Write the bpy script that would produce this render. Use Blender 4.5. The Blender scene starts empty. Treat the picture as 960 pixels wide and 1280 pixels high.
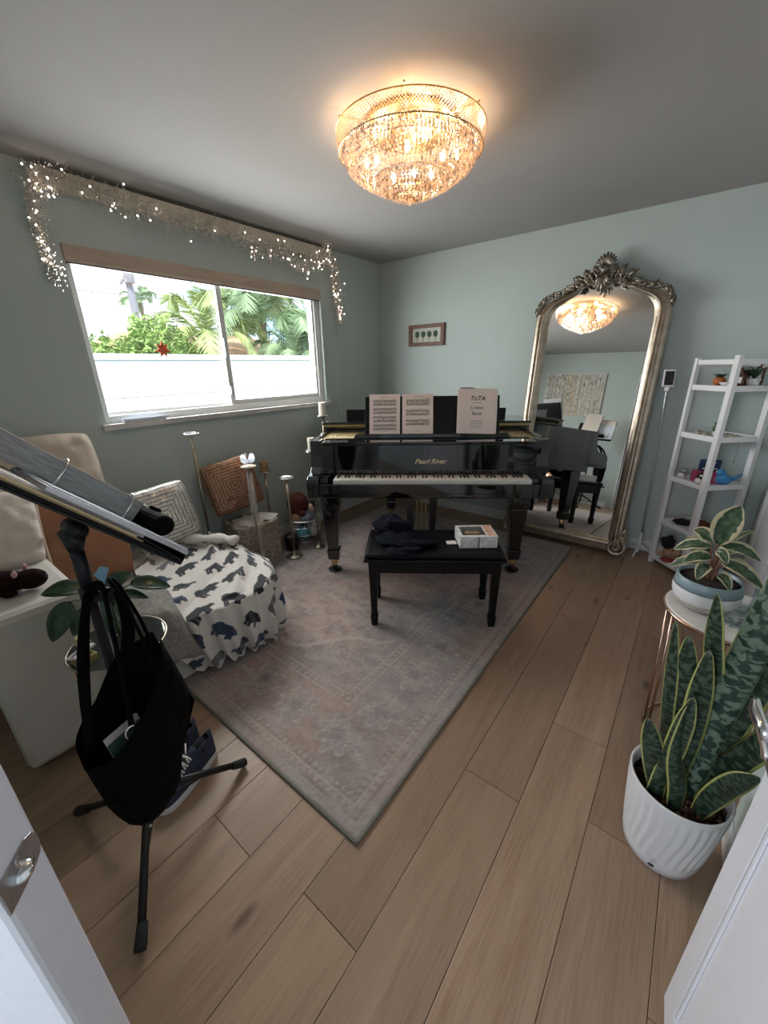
import bpy, math, random
import numpy as np
from mathutils import Vector, Matrix, Euler
random.seed(7); rng = np.random.default_rng(7)
PI = math.pi
S = bpy.context.scene
COL = S.collection

# ------------------------------------------------------------------ camera
def make_camera():
    yaw, pitch, roll = 0.663568, 0.354850, -0.018884
    cy, sy, cp, sp = math.cos(yaw), math.sin(yaw), math.cos(pitch), math.sin(pitch)
    f = Vector((-sy*cp, cy*cp, -sp)); r = Vector((cy, sy, 0)); u = r.cross(f)
    c, s = math.cos(roll), math.sin(roll)
    r2 = c*r + s*u; u2 = -s*r + c*u
    cam = bpy.data.cameras.new('camera'); o = bpy.data.objects.new('camera', cam); COL.objects.link(o)
    o.matrix_world = Matrix(((r2.x, u2.x, -f.x, 2.84180), (r2.y, u2.y, -f.y, -3.63005), (r2.z, u2.z, -f.z, 1.46266), (0, 0, 0, 1)))
    cam.sensor_fit = 'HORIZONTAL'; cam.sensor_width = 36; cam.lens = 490.145*36/960
    cam.clip_start = 0.02; cam.clip_end = 200
    S.camera = o
make_camera()
S.view_settings.view_transform = 'Standard'; S.view_settings.look = 'None'
S.view_settings.gamma = 1; S.view_settings.use_curve_mapping = False
S.view_settings.exposure = 0.95
S.render.film_transparent = False
try:
    S.cycles.max_bounces = 10; S.cycles.diffuse_bounces = 5; S.cycles.glossy_bounces = 5
    S.cycles.transparent_max_bounces = 16; S.cycles.caustics_reflective = False; S.cycles.caustics_refractive = False
    S.cycles.sample_clamp_indirect = 6
except Exception: pass

# ------------------------------------------------------------------ sky, sun, daylight
W = bpy.data.worlds.new('sky'); S.world = W; W.use_nodes = True
nt = W.node_tree; nt.nodes.clear()
tc = nt.nodes.new('ShaderNodeTexCoord'); nz = nt.nodes.new('ShaderNodeTexNoise'); nz.inputs['Scale'].default_value = 3.2; nz.inputs['Detail'].default_value = 5
mp = nt.nodes.new('ShaderNodeMapping'); mp.inputs['Scale'].default_value = (1, 1, 3.0)
cr = nt.nodes.new('ShaderNodeValToRGB'); cr.color_ramp.elements[0].position = .40; cr.color_ramp.elements[1].position = .60
cr.color_ramp.elements[0].color = (.38, .66, .92, 1); cr.color_ramp.elements[1].color = (1, 1, 1, 1)
bg = nt.nodes.new('ShaderNodeBackground'); bg.inputs['Strength'].default_value = 1.15
out = nt.nodes.new('ShaderNodeOutputWorld')
nt.links.new(tc.outputs['Generated'], mp.inputs[0]); nt.links.new(mp.outputs[0], nz.inputs['Vector']); nt.links.new(nz.outputs['Fac'], cr.inputs[0])
nt.links.new(cr.outputs[0], bg.inputs[0]); nt.links.new(bg.outputs[0], out.inputs[0])
def light(kind, name, loc, energy, color=(1, 1, 1), size=.1, size_y=None, rot=None, target=None):
    l = bpy.data.lights.new(name, kind); l.energy = energy; l.color = color
    o = bpy.data.objects.new(name, l); COL.objects.link(o); o.location = loc
    if kind == 'AREA':
        l.size = size
        if size_y: l.shape = 'RECTANGLE'; l.size_y = size_y
    elif kind == 'SUN': l.angle = math.radians(1)
    else: l.shadow_soft_size = size
    if target is not None: o.rotation_euler = (Vector(target)-Vector(loc)).to_track_quat('-Z', 'Y').to_euler()
    if rot: o.rotation_euler = rot
    return o
light('SUN', 'sun', (3, -2, 8), 2.6, (1, .95, .88), target=(0, 0, 1.5))
# daylight entering by the window, and daylight of the bright rooms behind the open doorway
light('AREA', 'window_daylight', (-.30, -1.80, 1.66), 40, (1.0, .97, .94), 1.7, .8, target=(1.5, -1.8, 1.0))
light('AREA', 'doorway_daylight', (2.3, -5.5, 1.6), 13, (.86, .89, 1.0), .6, 1.6, target=(2.4, -2.2, 1.3))

# ------------------------------------------------------------------ materials
def mat(name, col, rough=.5, metal=0, nscale=0, namt=0, bump=0, bscale=60, coat=0, spec=.5, sheen=0, trans=0, emit=None, es=0, ior=1.45, rand=0, stretch=None):
    m = bpy.data.materials.new(name); m.use_nodes = True; t = m.node_tree; b = t.nodes['Principled BSDF']
    b.inputs['Base Color'].default_value = (*col, 1); b.inputs['Roughness'].default_value = rough; b.inputs['Metallic'].default_value = metal
    b.inputs['Coat Weight'].default_value = coat; b.inputs['Coat Roughness'].default_value = .03; b.inputs['Specular IOR Level'].default_value = spec
    b.inputs['Sheen Weight'].default_value = sheen; b.inputs['Transmission Weight'].default_value = trans; b.inputs['IOR'].default_value = ior
    if emit: b.inputs['Emission Color'].default_value = (*emit, 1); b.inputs['Emission Strength'].default_value = es
    tc = None
    if nscale or bump:
        tc = t.nodes.new('ShaderNodeTexCoord'); src = tc.outputs['Object']
        if stretch:
            mm = t.nodes.new('ShaderNodeMapping'); mm.inputs['Scale'].default_value = stretch; t.links.new(src, mm.inputs[0]); src = mm.outputs[0]
    if nscale:
        n = t.nodes.new('ShaderNodeTexNoise'); n.inputs['Scale'].default_value = nscale; n.inputs['Detail'].default_value = 5; t.links.new(src, n.inputs['Vector'])
        r = t.nodes.new('ShaderNodeValToRGB'); r.color_ramp.elements[0].position = .3; r.color_ramp.elements[1].position = .7
        r.color_ramp.elements[0].color = (*[max(0, c*(1-namt)) for c in col], 1); r.color_ramp.elements[1].color = (*[min(1, c*(1+namt)) for c in col], 1)
        t.links.new(n.outputs['Fac'], r.inputs[0]); t.links.new(r.outputs[0], b.inputs['Base Color'])
    if bump:
        n2 = t.nodes.new('ShaderNodeTexNoise'); n2.inputs['Scale'].default_value = bscale; n2.inputs['Detail'].default_value = 4; t.links.new(src, n2.inputs['Vector'])
        bm = t.nodes.new('ShaderNodeBump'); bm.inputs['Strength'].default_value = bump; bm.inputs['Distance'].default_value = .01
        t.links.new(n2.outputs['Fac'], bm.inputs['Height']); t.links.new(bm.outputs[0], b.inputs['Normal'])
    return m
def vmat(name, rough=.8, bump=0, bscale=200, sheen=0, spec=.3, metal=0, attr='col'):
    m = mat(name, (1, 1, 1), rough, metal, bump=bump, bscale=bscale, sheen=sheen, spec=spec); t = m.node_tree
    a = t.nodes.new('ShaderNodeAttribute'); a.attribute_name = attr; t.links.new(a.outputs['Color'], t.nodes['Principled BSDF'].inputs['Base Color'])
    return m
M = {}
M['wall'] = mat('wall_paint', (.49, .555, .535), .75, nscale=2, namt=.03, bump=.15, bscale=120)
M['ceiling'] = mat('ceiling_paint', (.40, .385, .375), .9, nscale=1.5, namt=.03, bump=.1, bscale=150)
M['white'] = mat('white_paint', (.78, .78, .78), .4, nscale=3, namt=.03)
M['doorwhite'] = mat('door_paint', (.70, .705, .76), .38, nscale=30, namt=.02, bump=.1, bscale=90)
M['vinyl'] = mat('window_vinyl', (.72, .73, .72), .35)
M['black'] = mat('piano_lacquer', (.004, .0045, .007), .06, coat=1, spec=.5)
M['satinblack'] = mat('satin_black_wood', (.004, .004, .005), .35, spec=.3)
M['leatherblack'] = mat('black_leatherette', (.006, .006, .007), .5, spec=.2, bump=.3, bscale=250)
M['ivory'] = mat('white_key_plastic', (.82, .79, .76), .25)
M['ebony'] = mat('black_key', (.01, .01, .01), .3)
M['brass'] = mat('brass', (.62, .45, .2), .25, 1, nscale=20, namt=.15)
M['oldbrass'] = mat('antique_brass', (.33, .28, .21), .35, 1, nscale=15, namt=.25)
M['gold'] = mat('gold_plate', (.50, .38, .17), .4, .6, nscale=12, namt=.2)
M['silver'] = mat('polished_silver', (.75, .75, .76), .18, 1)
M['champ'] = mat('champagne_silver_leaf', (.42, .355, .28), .36, .85, nscale=18, namt=.22, bump=.15, bscale=80)
M['orn'] = mat('tarnished_silver_leaf', (.27, .235, .19), .36, .85, nscale=30, namt=.5, bump=.3, bscale=90)
M['copper'] = mat('rose_copper', (.55, .36, .28), .25, 1)
M['mirror'] = mat('mirror_glass', (.93, .95, .94), .0, 1)
M['blackmetal'] = mat('black_metal', (.012, .012, .013), .45, .3)
M['rubber'] = mat('black_rubber', (.015, .015, .015), .8)
M['navypost'] = mat('black_post', (.012, .014, .02), .4, .2)
M['cream'] = mat('cream_upholstery', (.53, .50, .45), .85, nscale=6, namt=.04, bump=.2, bscale=300, sheen=.2)
M['creamcush'] = mat('cream_cushion_cotton', (.60, .51, .41), .9, nscale=5, namt=.06, bump=.25, bscale=250, sheen=.2)
M['creampil'] = mat('ivory_pillow_linen', (.66, .59, .53), .9, nscale=8, namt=.04, bump=.25, bscale=250)
M['leather'] = mat('tan_leather', (.30, .135, .07), .5, nscale=7, namt=.15, bump=.2, bscale=150)
M['graycloth'] = mat('gray_felt', (.20, .19, .175), .95, nscale=60, namt=.25, bump=.4, bscale=200)
M['plushbrown'] = mat('dark_brown_plush', (.018, .007, .006), .95, nscale=60, namt=.4, bump=.9, bscale=150, spec=.1)
M['pink'] = mat('pink_felt', (.55, .30, .30), .9)
M['fabblack'] = mat('black_canvas', (.0035, .0035, .004), .85, nscale=40, namt=.3, bump=.3, bscale=350, spec=.08)
M['hoodie'] = mat('navy_black_knit', (.010, .012, .020), .95, nscale=40, namt=.3, bump=.6, bscale=120, spec=.1)
M['paper'] = mat('white_paper', (.78, .74, .72), .8)
M['pinkpaper'] = mat('cream_pink_paper', (.80, .70, .68), .8)
M['bluepaper'] = mat('cool_white_paper', (.66, .72, .82), .7)
M['yellowpaper'] = mat('manila_paper', (.62, .48, .27), .8)
M['ink'] = mat('black_ink', (.03, .03, .035), .7)
M['bluegrayink'] = mat('blue_gray_ink', (.12, .19, .22), .7)
M['goldink'] = mat('gold_lettering', (.70, .56, .33), .35, .7)
M['candle'] = mat('ivory_wax', (.85, .80, .70), .5, spec=.4)
M['votive'] = mat('amber_glass_votive', (.42, .28, .15), .3, nscale=40, namt=.4)
M['tulle'] = mat('pale_blue_tulle', (.72, .78, .88), .7)
M['wicker'] = mat('whitewashed_rope', (.42, .36, .30), .9, nscale=35, namt=.35, bump=.6, bscale=120)
M['soil'] = mat('potting_soil', (.035, .022, .016), .95, nscale=80, namt=.6, bump=1, bscale=80)
M['potwhite'] = mat('white_ceramic', (.66, .65, .66), .35)
M['stem'] = mat('green_stem', (.10, .14, .05), .6)
M['stem2'] = mat('reddish_stem', (.22, .10, .07), .6)
M['darkleaf'] = mat('dark_green_leaf', (.018, .045, .025), .28, nscale=8, namt=.4, coat=.2)
M['glass'] = mat('clear_glass', (.92, .96, .95), .02, trans=1)
M['woodbrown'] = mat('redwood_frame', (.14, .045, .028), .5, nscale=20, namt=.4, stretch=(1, 1, 8))
M['boardcream'] = mat('cream_board', (.62, .58, .48), .7, nscale=5, namt=.05)
M['blind'] = mat('tan_blind_cassette', (.50, .40, .31), .6, nscale=40, namt=.12, stretch=(1, .1, 1))
M['greytrim'] = mat('dark_trim', (.07, .07, .075), .5)
M['screen'] = mat('dark_screen', (.008, .005, .006), .12)
M['orange'] = mat('orange_pumpkin', (.45, .13, .035), .5)
M['amber'] = mat('amber_bottle_glass', (.10, .025, .012), .12, coat=.5)
M['blue'] = mat('blue_plush', (.06, .25, .50), .9, bump=.4, bscale=200)
M['navy'] = mat('navy_card', (.015, .03, .09), .5)
M['magenta'] = mat('magenta_box', (.35, .04, .12), .5)
M['grayplush'] = mat('gray_plush', (.20, .22, .26), .95, bump=.5, bscale=200)
M['whiteplush'] = mat('white_plush', (.66, .62, .60), .95, bump=.5, bscale=200)
M['blackplush'] = mat('black_plush', (.012, .012, .014), .95, bump=.5, bscale=200)
M['tanplush'] = mat('tan_plush', (.42, .27, .17), .95, bump=.5, bscale=200)
M['redplush'] = mat('red_cloth', (.28, .04, .04), .9)
M['maroonplush'] = mat('maroon_plush', (.11, .028, .02), .95, nscale=40, namt=.4, bump=.9, bscale=120)
M['teal'] = mat('teal_plush', (.10, .32, .36), .95, bump=.5, bscale=200)
M['skin'] = mat('doll_cloth', (.55, .36, .26), .8)
M['twig'] = mat('silver_tinsel_wire', (.72, .67, .60), .45, .25)
M['bulbglow'] = mat('fairy_bulb', (1, .9, .8), .3, emit=(1, .78, .62), es=9)
M['lampglow'] = mat('chandelier_bulb', (1, .8, .6), .3, emit=(1, .72, .46), es=14)
M['denim'] = mat('navy_canvas', (.028, .038, .065), .85, nscale=60, namt=.4, bump=.4, bscale=300)
M['sole'] = mat('white_rubber_sole', (.62, .62, .63), .6)
M['blocks'] = mat('white_block_wall', (.80, .80, .80), .9, nscale=5, namt=.04, bump=.3, bscale=40)
M['ground'] = mat('pale_ground', (.5, .49, .46), .95, nscale=3, namt=.1)
M['poleg'] = mat('weathered_pole', (.30, .29, .32), .9)
M['roof'] = mat('terracotta_roof', (.55, .33, .2), .9, nscale=10, namt=.2)
M['bush'] = mat('bush_leaves', (.34, .46, .13), .6, nscale=4, namt=.5)
M['palm'] = mat('palm_leaves', (.44, .50, .20), .5, nscale=2, namt=.5)
M['palm2'] = mat('blue_green_palm', (.34, .44, .24), .5, nscale=2, namt=.5)
M['trunk'] = mat('palm_trunk', (.28, .2, .14), .9, nscale=20, namt=.4)
M['sticker'] = mat('red_orange_film', (.75, .12, .05), .5, nscale=60, namt=.4)
M['stonegray'] = mat('blue_gray_stone', (.12, .14, .17), .7, bump=.3, bscale=40)
M['tin'] = mat('olive_gold_tin', (.30, .25, .10), .4, .4)
M['purple'] = mat('purple_card', (.22, .16, .30), .6)
M['sheetmetal'] = mat('brushed_steel', (.45, .45, .47), .35, 1, nscale=60, namt=.1)
M['pagesedge'] = mat('page_edges', (.33, .34, .34), .7, nscale=25, namt=.3, stretch=(.3, 1, 14))
M['box'] = None

def nodes(m): return m.node_tree, m.node_tree.nodes['Principled BSDF']
# wood planks
def wood_mat():
    m = bpy.data.materials.new('oak_plank'); m.use_nodes = True; t, b = nodes(m); L = t.links.new; N = t.nodes.new
    tc = N('ShaderNodeTexCoord'); oi = N('ShaderNodeObjectInfo'); mul = N('ShaderNodeMath'); mul.operation = 'MULTIPLY'; mul.inputs[1].default_value = 37
    L(oi.outputs['Random'], mul.inputs[0]); cx = N('ShaderNodeCombineXYZ'); L(mul.outputs[0], cx.inputs[0]); L(mul.outputs[0], cx.inputs[1])
    add = N('ShaderNodeVectorMath'); add.operation = 'ADD'; L(tc.outputs['Object'], add.inputs[0]); L(cx.outputs[0], add.inputs[1])
    mp = N('ShaderNodeMapping'); mp.inputs['Scale'].default_value = (9, .9, 1); L(add.outputs[0], mp.inputs[0])
    n1 = N('ShaderNodeTexNoise'); n1.inputs['Scale'].default_value = 1.6; n1.inputs['Detail'].default_value = 8; n1.inputs['Distortion'].default_value = .8; L(mp.outputs[0], n1.inputs['Vector'])
    mp2 = N('ShaderNodeMapping'); mp2.inputs['Scale'].default_value = (60, 2.5, 1); L(add.outputs[0], mp2.inputs[0])
    n2 = N('ShaderNodeTexNoise'); n2.inputs['Scale'].default_value = 3; n2.inputs['Detail'].default_value = 6; L(mp2.outputs[0], n2.inputs['Vector'])
    r = N('ShaderNodeValToRGB'); e = r.color_ramp.elements; e[0].position = .25; e[0].color = (.215, .128, .084, 1); e[1].position = .75; e[1].color = (.42, .29, .205, 1)
    x = r.color_ramp.elements.new(.5); x.color = (.325, .222, .155, 1)
    mx = N('ShaderNodeMix'); mx.inputs[0].default_value = .45; L(n1.outputs['Fac'], mx.inputs[2]); L(n2.outputs['Fac'], mx.inputs[3]); L(mx.outputs[0], r.inputs[0])
    # knots
    mp3 = N('ShaderNodeMapping'); mp3.inputs['Scale'].default_value = (4.4, 1.5, 1); L(add.outputs[0], mp3.inputs[0])
    v = N('ShaderNodeTexVoronoi'); v.inputs['Scale'].default_value = 1.0; L(mp3.outputs[0], v.inputs['Vector'])
    vr = N('ShaderNodeValToRGB'); vr.color_ramp.elements[0].position = .03; vr.color_ramp.elements[1].position = .09; vr.color_ramp.elements[0].color = (.30, .25, .22, 1); vr.color_ramp.elements[1].color = (1, 1, 1, 1); L(v.outputs['Distance'], vr.inputs[0])
    mk = N('ShaderNodeMix'); mk.data_type = 'RGBA'; mk.blend_type = 'MULTIPLY'; mk.inputs[0].default_value = .8; L(r.outputs[0], mk.inputs[6]); L(vr.outputs[0], mk.inputs[7])
    hs = N('ShaderNodeHueSaturation'); mr = N('ShaderNodeMapRange'); mr.inputs[3].default_value = .80; mr.inputs[4].default_value = 1.12; L(oi.outputs['Random'], mr.inputs[0]); L(mr.outputs[0], hs.inputs['Value']); hs.inputs['Saturation'].default_value = 1.08
    L(mk.outputs[2], hs.inputs['Color']); L(hs.outputs[0], b.inputs['Base Color']); b.inputs['Roughness'].default_value = .42
    bp = N('ShaderNodeBump'); bp.inputs['Strength'].default_value = .12; bp.inputs['Distance'].default_value = .004; L(n2.outputs['Fac'], bp.inputs['Height']); L(bp.outputs[0], b.inputs['Normal'])
    return m
M['oak'] = wood_mat()
def stripe_leaf(name, dark, light, edge, edgew=.11, kind='bands', rough=.38):
    m = bpy.data.materials.new(name); m.use_nodes = True; t, b = nodes(m); L = t.links.new; N = t.nodes.new
    uv = N('ShaderNodeUVMap'); sp = N('ShaderNodeSeparateXYZ'); L(uv.outputs[0], sp.inputs[0])
    tc = N('ShaderNodeTexCoord')
    mp = N('ShaderNodeMapping'); L(uv.outputs[0], mp.inputs[0]); mp.inputs['Scale'].default_value = (2.6, 34, 1) if kind == 'bands' else (3, 5, 1)
    n = N('ShaderNodeTexNoise'); n.inputs['Scale'].default_value = 1.0; n.inputs['Detail'].default_value = 3; n.inputs['Distortion'].default_value = .7; L(mp.outputs[0], n.inputs['Vector'])
    r = N('ShaderNodeValToRGB'); r.color_ramp.elements[0].position = .46; r.color_ramp.elements[1].position = .56; r.color_ramp.elements[0].color = (*dark, 1); r.color_ramp.elements[1].color = (*light, 1); L(n.outputs['Fac'], r.inputs[0])
    s1 = N('ShaderNodeMath'); s1.operation = 'SUBTRACT'; s1.inputs[1].default_value = .5; L(sp.outputs[0], s1.inputs[0]); ab = N('ShaderNodeMath'); ab.operation = 'ABSOLUTE'; L(s1.outputs[0], ab.inputs[0])
    if kind != 'bands':
        ad = N('ShaderNodeMath'); ad.operation = 'MULTIPLY_ADD'; ad.inputs[1].default_value = .35; L(n.outputs['Fac'], ad.inputs[0]); L(ab.outputs[0], ad.inputs[2]); src = ad.outputs[0]; th = .5-edgew+.17
    else: src = ab.outputs[0]; th = .5-edgew
    gt = N('ShaderNodeMath'); gt.operation = 'GREATER_THAN'; gt.inputs[1].default_value = th; L(src, gt.inputs[0])
    mx = N('ShaderNodeMix'); mx.data_type = 'RGBA'; L(gt.outputs[0], mx.inputs[0]); L(r.outputs[0], mx.inputs[6]); mx.inputs[7].default_value = (*edge, 1)
    L(mx.outputs[2], b.inputs['Base Color']); b.inputs['Roughness'].default_value = rough
    return m
M['snake'] = stripe_leaf('snake_leaf', (.006, .017, .010), (.045, .075, .048), (.32, .33, .11), .085)
M['snakepale'] = stripe_leaf('mottled_snake_leaf', (.012, .035, .024), (.13, .18, .13), (.15, .20, .12), .03)
M['varieg'] = stripe_leaf('variegated_leaf', (.022, .05, .022), (.06, .10, .05), (.42, .37, .23), .15, 'blotch')
M['hoya'] = stripe_leaf('mixed_green_leaf', (.015, .045, .022), (.03, .075, .035), (.02, .05, .03), .03, 'blotch', .3)

def fairy_crystal(name, tint, tr=.35, gl=.35):
    m = bpy.data.materials.new(name); m.use_nodes = True; t = m.node_tree; t.nodes.clear(); N = t.nodes.new; L = t.links.new
    o = N('ShaderNodeOutputMaterial'); a = N('ShaderNodeBsdfTransparent'); a.inputs[0].default_value = (1, .97, .93, 1)
    g = N('ShaderNodeBsdfGlossy'); g.inputs['Roughness'].default_value = .08; g.inputs['Color'].default_value = (.95, .9, .85, 1)
    tl = N('ShaderNodeBsdfTranslucent'); tl.inputs[0].default_value = (*tint, 1)
    m1 = N('ShaderNodeMixShader'); m1.inputs[0].default_value = gl; m2 = N('ShaderNodeMixShader'); m2.inputs[0].default_value = tr
    L(tl.outputs[0], m1.inputs[1]); L(g.outputs[0], m1.inputs[2]); L(m1.outputs[0], m2.inputs[1]); L(a.outputs[0], m2.inputs[2]); L(m2.outputs[0], o.inputs[0])
    return m
M['crystal'] = fairy_crystal('cut_crystal', (.9, .70, .54), .25, .4)
M['smoky'] = fairy_crystal('amber_crystal', (.50, .30, .17), .15, .5)
M['tulle'] = fairy_crystal('sheer_tulle', (.85, .9, 1), .35, .15)
M['film'] = fairy_crystal('clear_film', (.8, .8, .85), .72, .5)
def pane_mat():
    m = bpy.data.materials.new('window_glass'); m.use_nodes = True; t = m.node_tree; t.nodes.clear(); N = t.nodes.new; L = t.links.new
    o = N('ShaderNodeOutputMaterial'); a = N('ShaderNodeBsdfTransparent'); a.inputs[0].default_value = (.96, .98, .98, 1); g = N('ShaderNodeBsdfGlossy'); g.inputs['Roughness'].default_value = .01
    lw = N('ShaderNodeLayerWeight'); lw.inputs[0].default_value = .5; pw_ = N('ShaderNodeMath'); pw_.operation = 'POWER'; pw_.inputs[1].default_value = 4; L(lw.outputs['Facing'], pw_.inputs[0]); fr = N('ShaderNodeMath'); fr.operation = 'MULTIPLY_ADD'; fr.inputs[1].default_value = .5; fr.inputs[2].default_value = .035; L(pw_.outputs[0], fr.inputs[0]); mx = N('ShaderNodeMixShader'); L(fr.outputs[0], mx.inputs[0]); L(a.outputs[0], mx.inputs[1]); L(g.outputs[0], mx.inputs[2]); L(mx.outputs[0], o.inputs[0])
    return m
M['pane'] = pane_mat()
def film_mat(name, tint):
    m = pane_mat(); m.name = name; m.node_tree.nodes['Transparent BSDF'].inputs[0].default_value = (*tint, 1); return m
M['jarglass'] = film_mat('jar_glass', (.80, .86, .86))
def marble_mat():
    m = mat('white_marble', (.62, .60, .58), .2, nscale=6, namt=.2, coat=.3); return m
M['marble'] = marble_mat(); M['tabglass'] = film_mat('table_glass', (.55, .60, .60))
M['speckle'] = mat('speckled_white_card', (.72, .71, .70), .6, nscale=45, namt=.25)

# ------------------------------------------------------------------ geometry helpers
class G:
    def __init__(s): s.v = []; s.f = []; s.uv = None
    def add(s, v, f):
        n = len(s.v); s.v += [tuple(p) for p in v]; s.f += [tuple(i+n for i in q) for q in f]; return s
    def box(s, c, d, rot=None):
        x, y, z = [k/2 for k in d]
        v = [Vector((a*x, b*y, e*z)) for e in (-1, 1) for b in (-1, 1) for a in (-1, 1)]
        if rot: R = Euler(rot).to_matrix(); v = [R@p for p in v]
        v = [p+Vector(c) for p in v]
        return s.add(v, [(0, 2, 3, 1), (4, 5, 7, 6), (0, 1, 5, 4), (2, 6, 7, 3), (0, 4, 6, 2), (1, 3, 7, 5)])
    def bb(s, x0, x1, y0, y1, z0, z1): return s.box(((x0+x1)/2, (y0+y1)/2, (z0+z1)/2), (x1-x0, y1-y0, z1-z0))
    def taper(s, c0, w0, c1, w1):   # square frustum from c0 to c1 (vertical)
        v = []
        for c, w in ((c0, w0), (c1, w1)):
            wx, wy = (w, w) if not isinstance(w, tuple) else w
            v += [(c[0]-wx/2, c[1]-wy/2, c[2]), (c[0]+wx/2, c[1]-wy/2, c[2]), (c[0]+wx/2, c[1]+wy/2, c[2]), (c[0]-wx/2, c[1]+wy/2, c[2])]
        return s.add(v, [(3, 2, 1, 0), (4, 5, 6, 7), (0, 1, 5, 4), (1, 2, 6, 5), (2, 3, 7, 6), (3, 0, 4, 7)])
    def tube(s, pts, r, n=8, closed=False, flat=None):
        P = [Vector(p) for p in pts]; m = len(P); rs = r if isinstance(r, (list, tuple)) else [r]*m
        v = []; up = None
        for i in range(m):
            a = P[(i-1) % m] if (closed or i > 0) else P[i]; b = P[(i+1) % m] if (closed or i < m-1) else P[i]
            t = (b-a); t = t.normalized() if t.length > 1e-9 else Vector((0, 0, 1))
            if up is None: up = Vector((0, 0, 1)) if abs(t.z) < .9 else Vector((1, 0, 0))
            x = up-t*up.dot(t)
            x = x.normalized() if x.length > 1e-6 else t.orthogonal().normalized()
            y = t.cross(x); up = x
            fx = flat if flat else 1
            for k in range(n):
                an = 2*PI*k/n; v.append(P[i]+x*math.cos(an)*rs[i]+y*math.sin(an)*rs[i]*fx)
        f = []
        for i in range(m if closed else m-1):
            j = (i+1) % m
            for k in range(n): f.append((i*n+k, i*n+(k+1) % n, j*n+(k+1) % n, j*n+k))
        if not closed: f.append(tuple(range(n-1, -1, -1))); f.append(tuple(range((m-1)*n, m*n)))
        return s.add(v, f)
    def lathe(s, prof, c=(0, 0, 0), n=24, sx=1, sy=1, cap=True):
        v = []; m = len(prof)
        for r, z in prof:
            for k in range(n): a = 2*PI*k/n; v.append((c[0]+r*sx*math.cos(a), c[1]+r*sy*math.sin(a), c[2]+z))
        f = [(i*n+k, i*n+(k+1) % n, (i+1)*n+(k+1) % n, (i+1)*n+k) for i in range(m-1) for k in range(n)]
        if cap and prof[0][0] > 1e-6: f.append(tuple(range(n-1, -1, -1)))
        if cap and prof[-1][0] > 1e-6: f.append(tuple(range((m-1)*n, m*n)))
        return s.add(v, f)
    def sph(s, c, r, nu=12, nv=8, rot=None, fn=None):
        rx, ry, rz = r if isinstance(r, (tuple, list)) else (r, r, r)
        v = []; R = Euler(rot).to_matrix() if rot else None
        for j in range(nv+1):
            ph = -PI/2+PI*j/nv
            for k in range(nu):
                a = 2*PI*k/nu; p = Vector((math.cos(ph)*math.cos(a), math.cos(ph)*math.sin(a), math.sin(ph)))
                if fn: p = p*fn(p)
                p = Vector((p.x*rx, p.y*ry, p.z*rz))
                if R: p = R@p
                v.append(p+Vector(c))
        f = [(j*nu+k, j*nu+(k+1) % nu, (j+1)*nu+(k+1) % nu, (j+1)*nu+k) for j in range(nv) for k in range(nu)]
        return s.add(v, f)
    def octa(s, c, r, rz=None):
        rz = rz or r; x, y, z = c
        return s.add([(x+r, y, z), (x, y+r, z), (x-r, y, z), (x, y-r, z), (x, y, z+rz), (x, y, z-rz)], [(0, 1, 4), (1, 2, 4), (2, 3, 4), (3, 0, 4), (1, 0, 5), (2, 1, 5), (3, 2, 5), (0, 3, 5)])
    def prism(s, poly, z0, z1):
        n = len(poly); v = [(x, y, z0) for x, y in poly]+[(x, y, z1) for x, y in poly]
        return s.add(v, [tuple(range(n-1, -1, -1)), tuple(range(n, 2*n))]+[(i, (i+1) % n, n+(i+1) % n, n+i) for i in range(n)])
    def grid(s, fn, nu, nv, uvs=True):
        v = [fn(i/(nu-1), j/(nv-1)) for j in range(nv) for i in range(nu)]
        return s.add(v, [(j*nu+i, j*nu+i+1, (j+1)*nu+i+1, (j+1)*nu+i) for j in range(nv-1) for i in range(nu-1)])
    def tf(s, loc=(0, 0, 0), rot=(0, 0, 0)):
        R = Euler(rot).to_matrix(); l = Vector(loc); s.v = [tuple(R@Vector(p)+l) for p in s.v]; return s

def meta(o, label=None, cat=None, group=None, kind=None):
    if label: o['label'] = label
    if cat: o['category'] = cat
    if group: o['group'] = group
    if kind: o['kind'] = kind
    return o
def B(g, name, m, parent=None, smooth=False, bevel=0, sub=0, solid=0, label=None, kind=None, ang=None, uv=None, loc=None, rot=None):
    me = bpy.data.meshes.new(name); me.from_pydata([tuple(p) for p in g.v], [], g.f)
    if uv:
        l = me.uv_layers.new(name='UVMap')
        for lp in me.loops: l.data[lp.index].uv = uv[lp.vertex_index]
    me.validate(); me.update()
    o = bpy.data.objects.new(name, me); COL.objects.link(o)
    if m: me.materials.append(M[m] if isinstance(m, str) else m)
    if parent: o.parent = parent
    if smooth:
        for p in me.polygons: p.use_smooth = True
    if solid: d = o.modifiers.new('solid', 'SOLIDIFY'); d.thickness = solid; d.offset = 0
    if bevel: b = o.modifiers.new('bevel', 'BEVEL'); b.width = bevel; b.segments = 2; b.limit_method = 'ANGLE'; b.angle_limit = math.radians(40)
    if sub: d = o.modifiers.new('sub', 'SUBSURF'); d.levels = sub; d.render_levels = sub
    if label: o['label'] = label
    if kind: o['kind'] = kind
    if loc: o.location = loc
    if rot: o.rotation_euler = rot
    return o
def E_(name, loc, label, cat, group=None, rz=0, rot=None):
    o = bpy.data.objects.new(name, None); COL.objects.link(o); o.location = loc; o.rotation_euler = rot or (0, 0, rz); o.empty_display_size = .05
    return meta(o, label, cat, group)
def ST(o): o['kind'] = 'structure'; return o
def cpart(o, parent):
    c = o.copy(); COL.objects.link(c); c.parent = parent; return c
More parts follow.
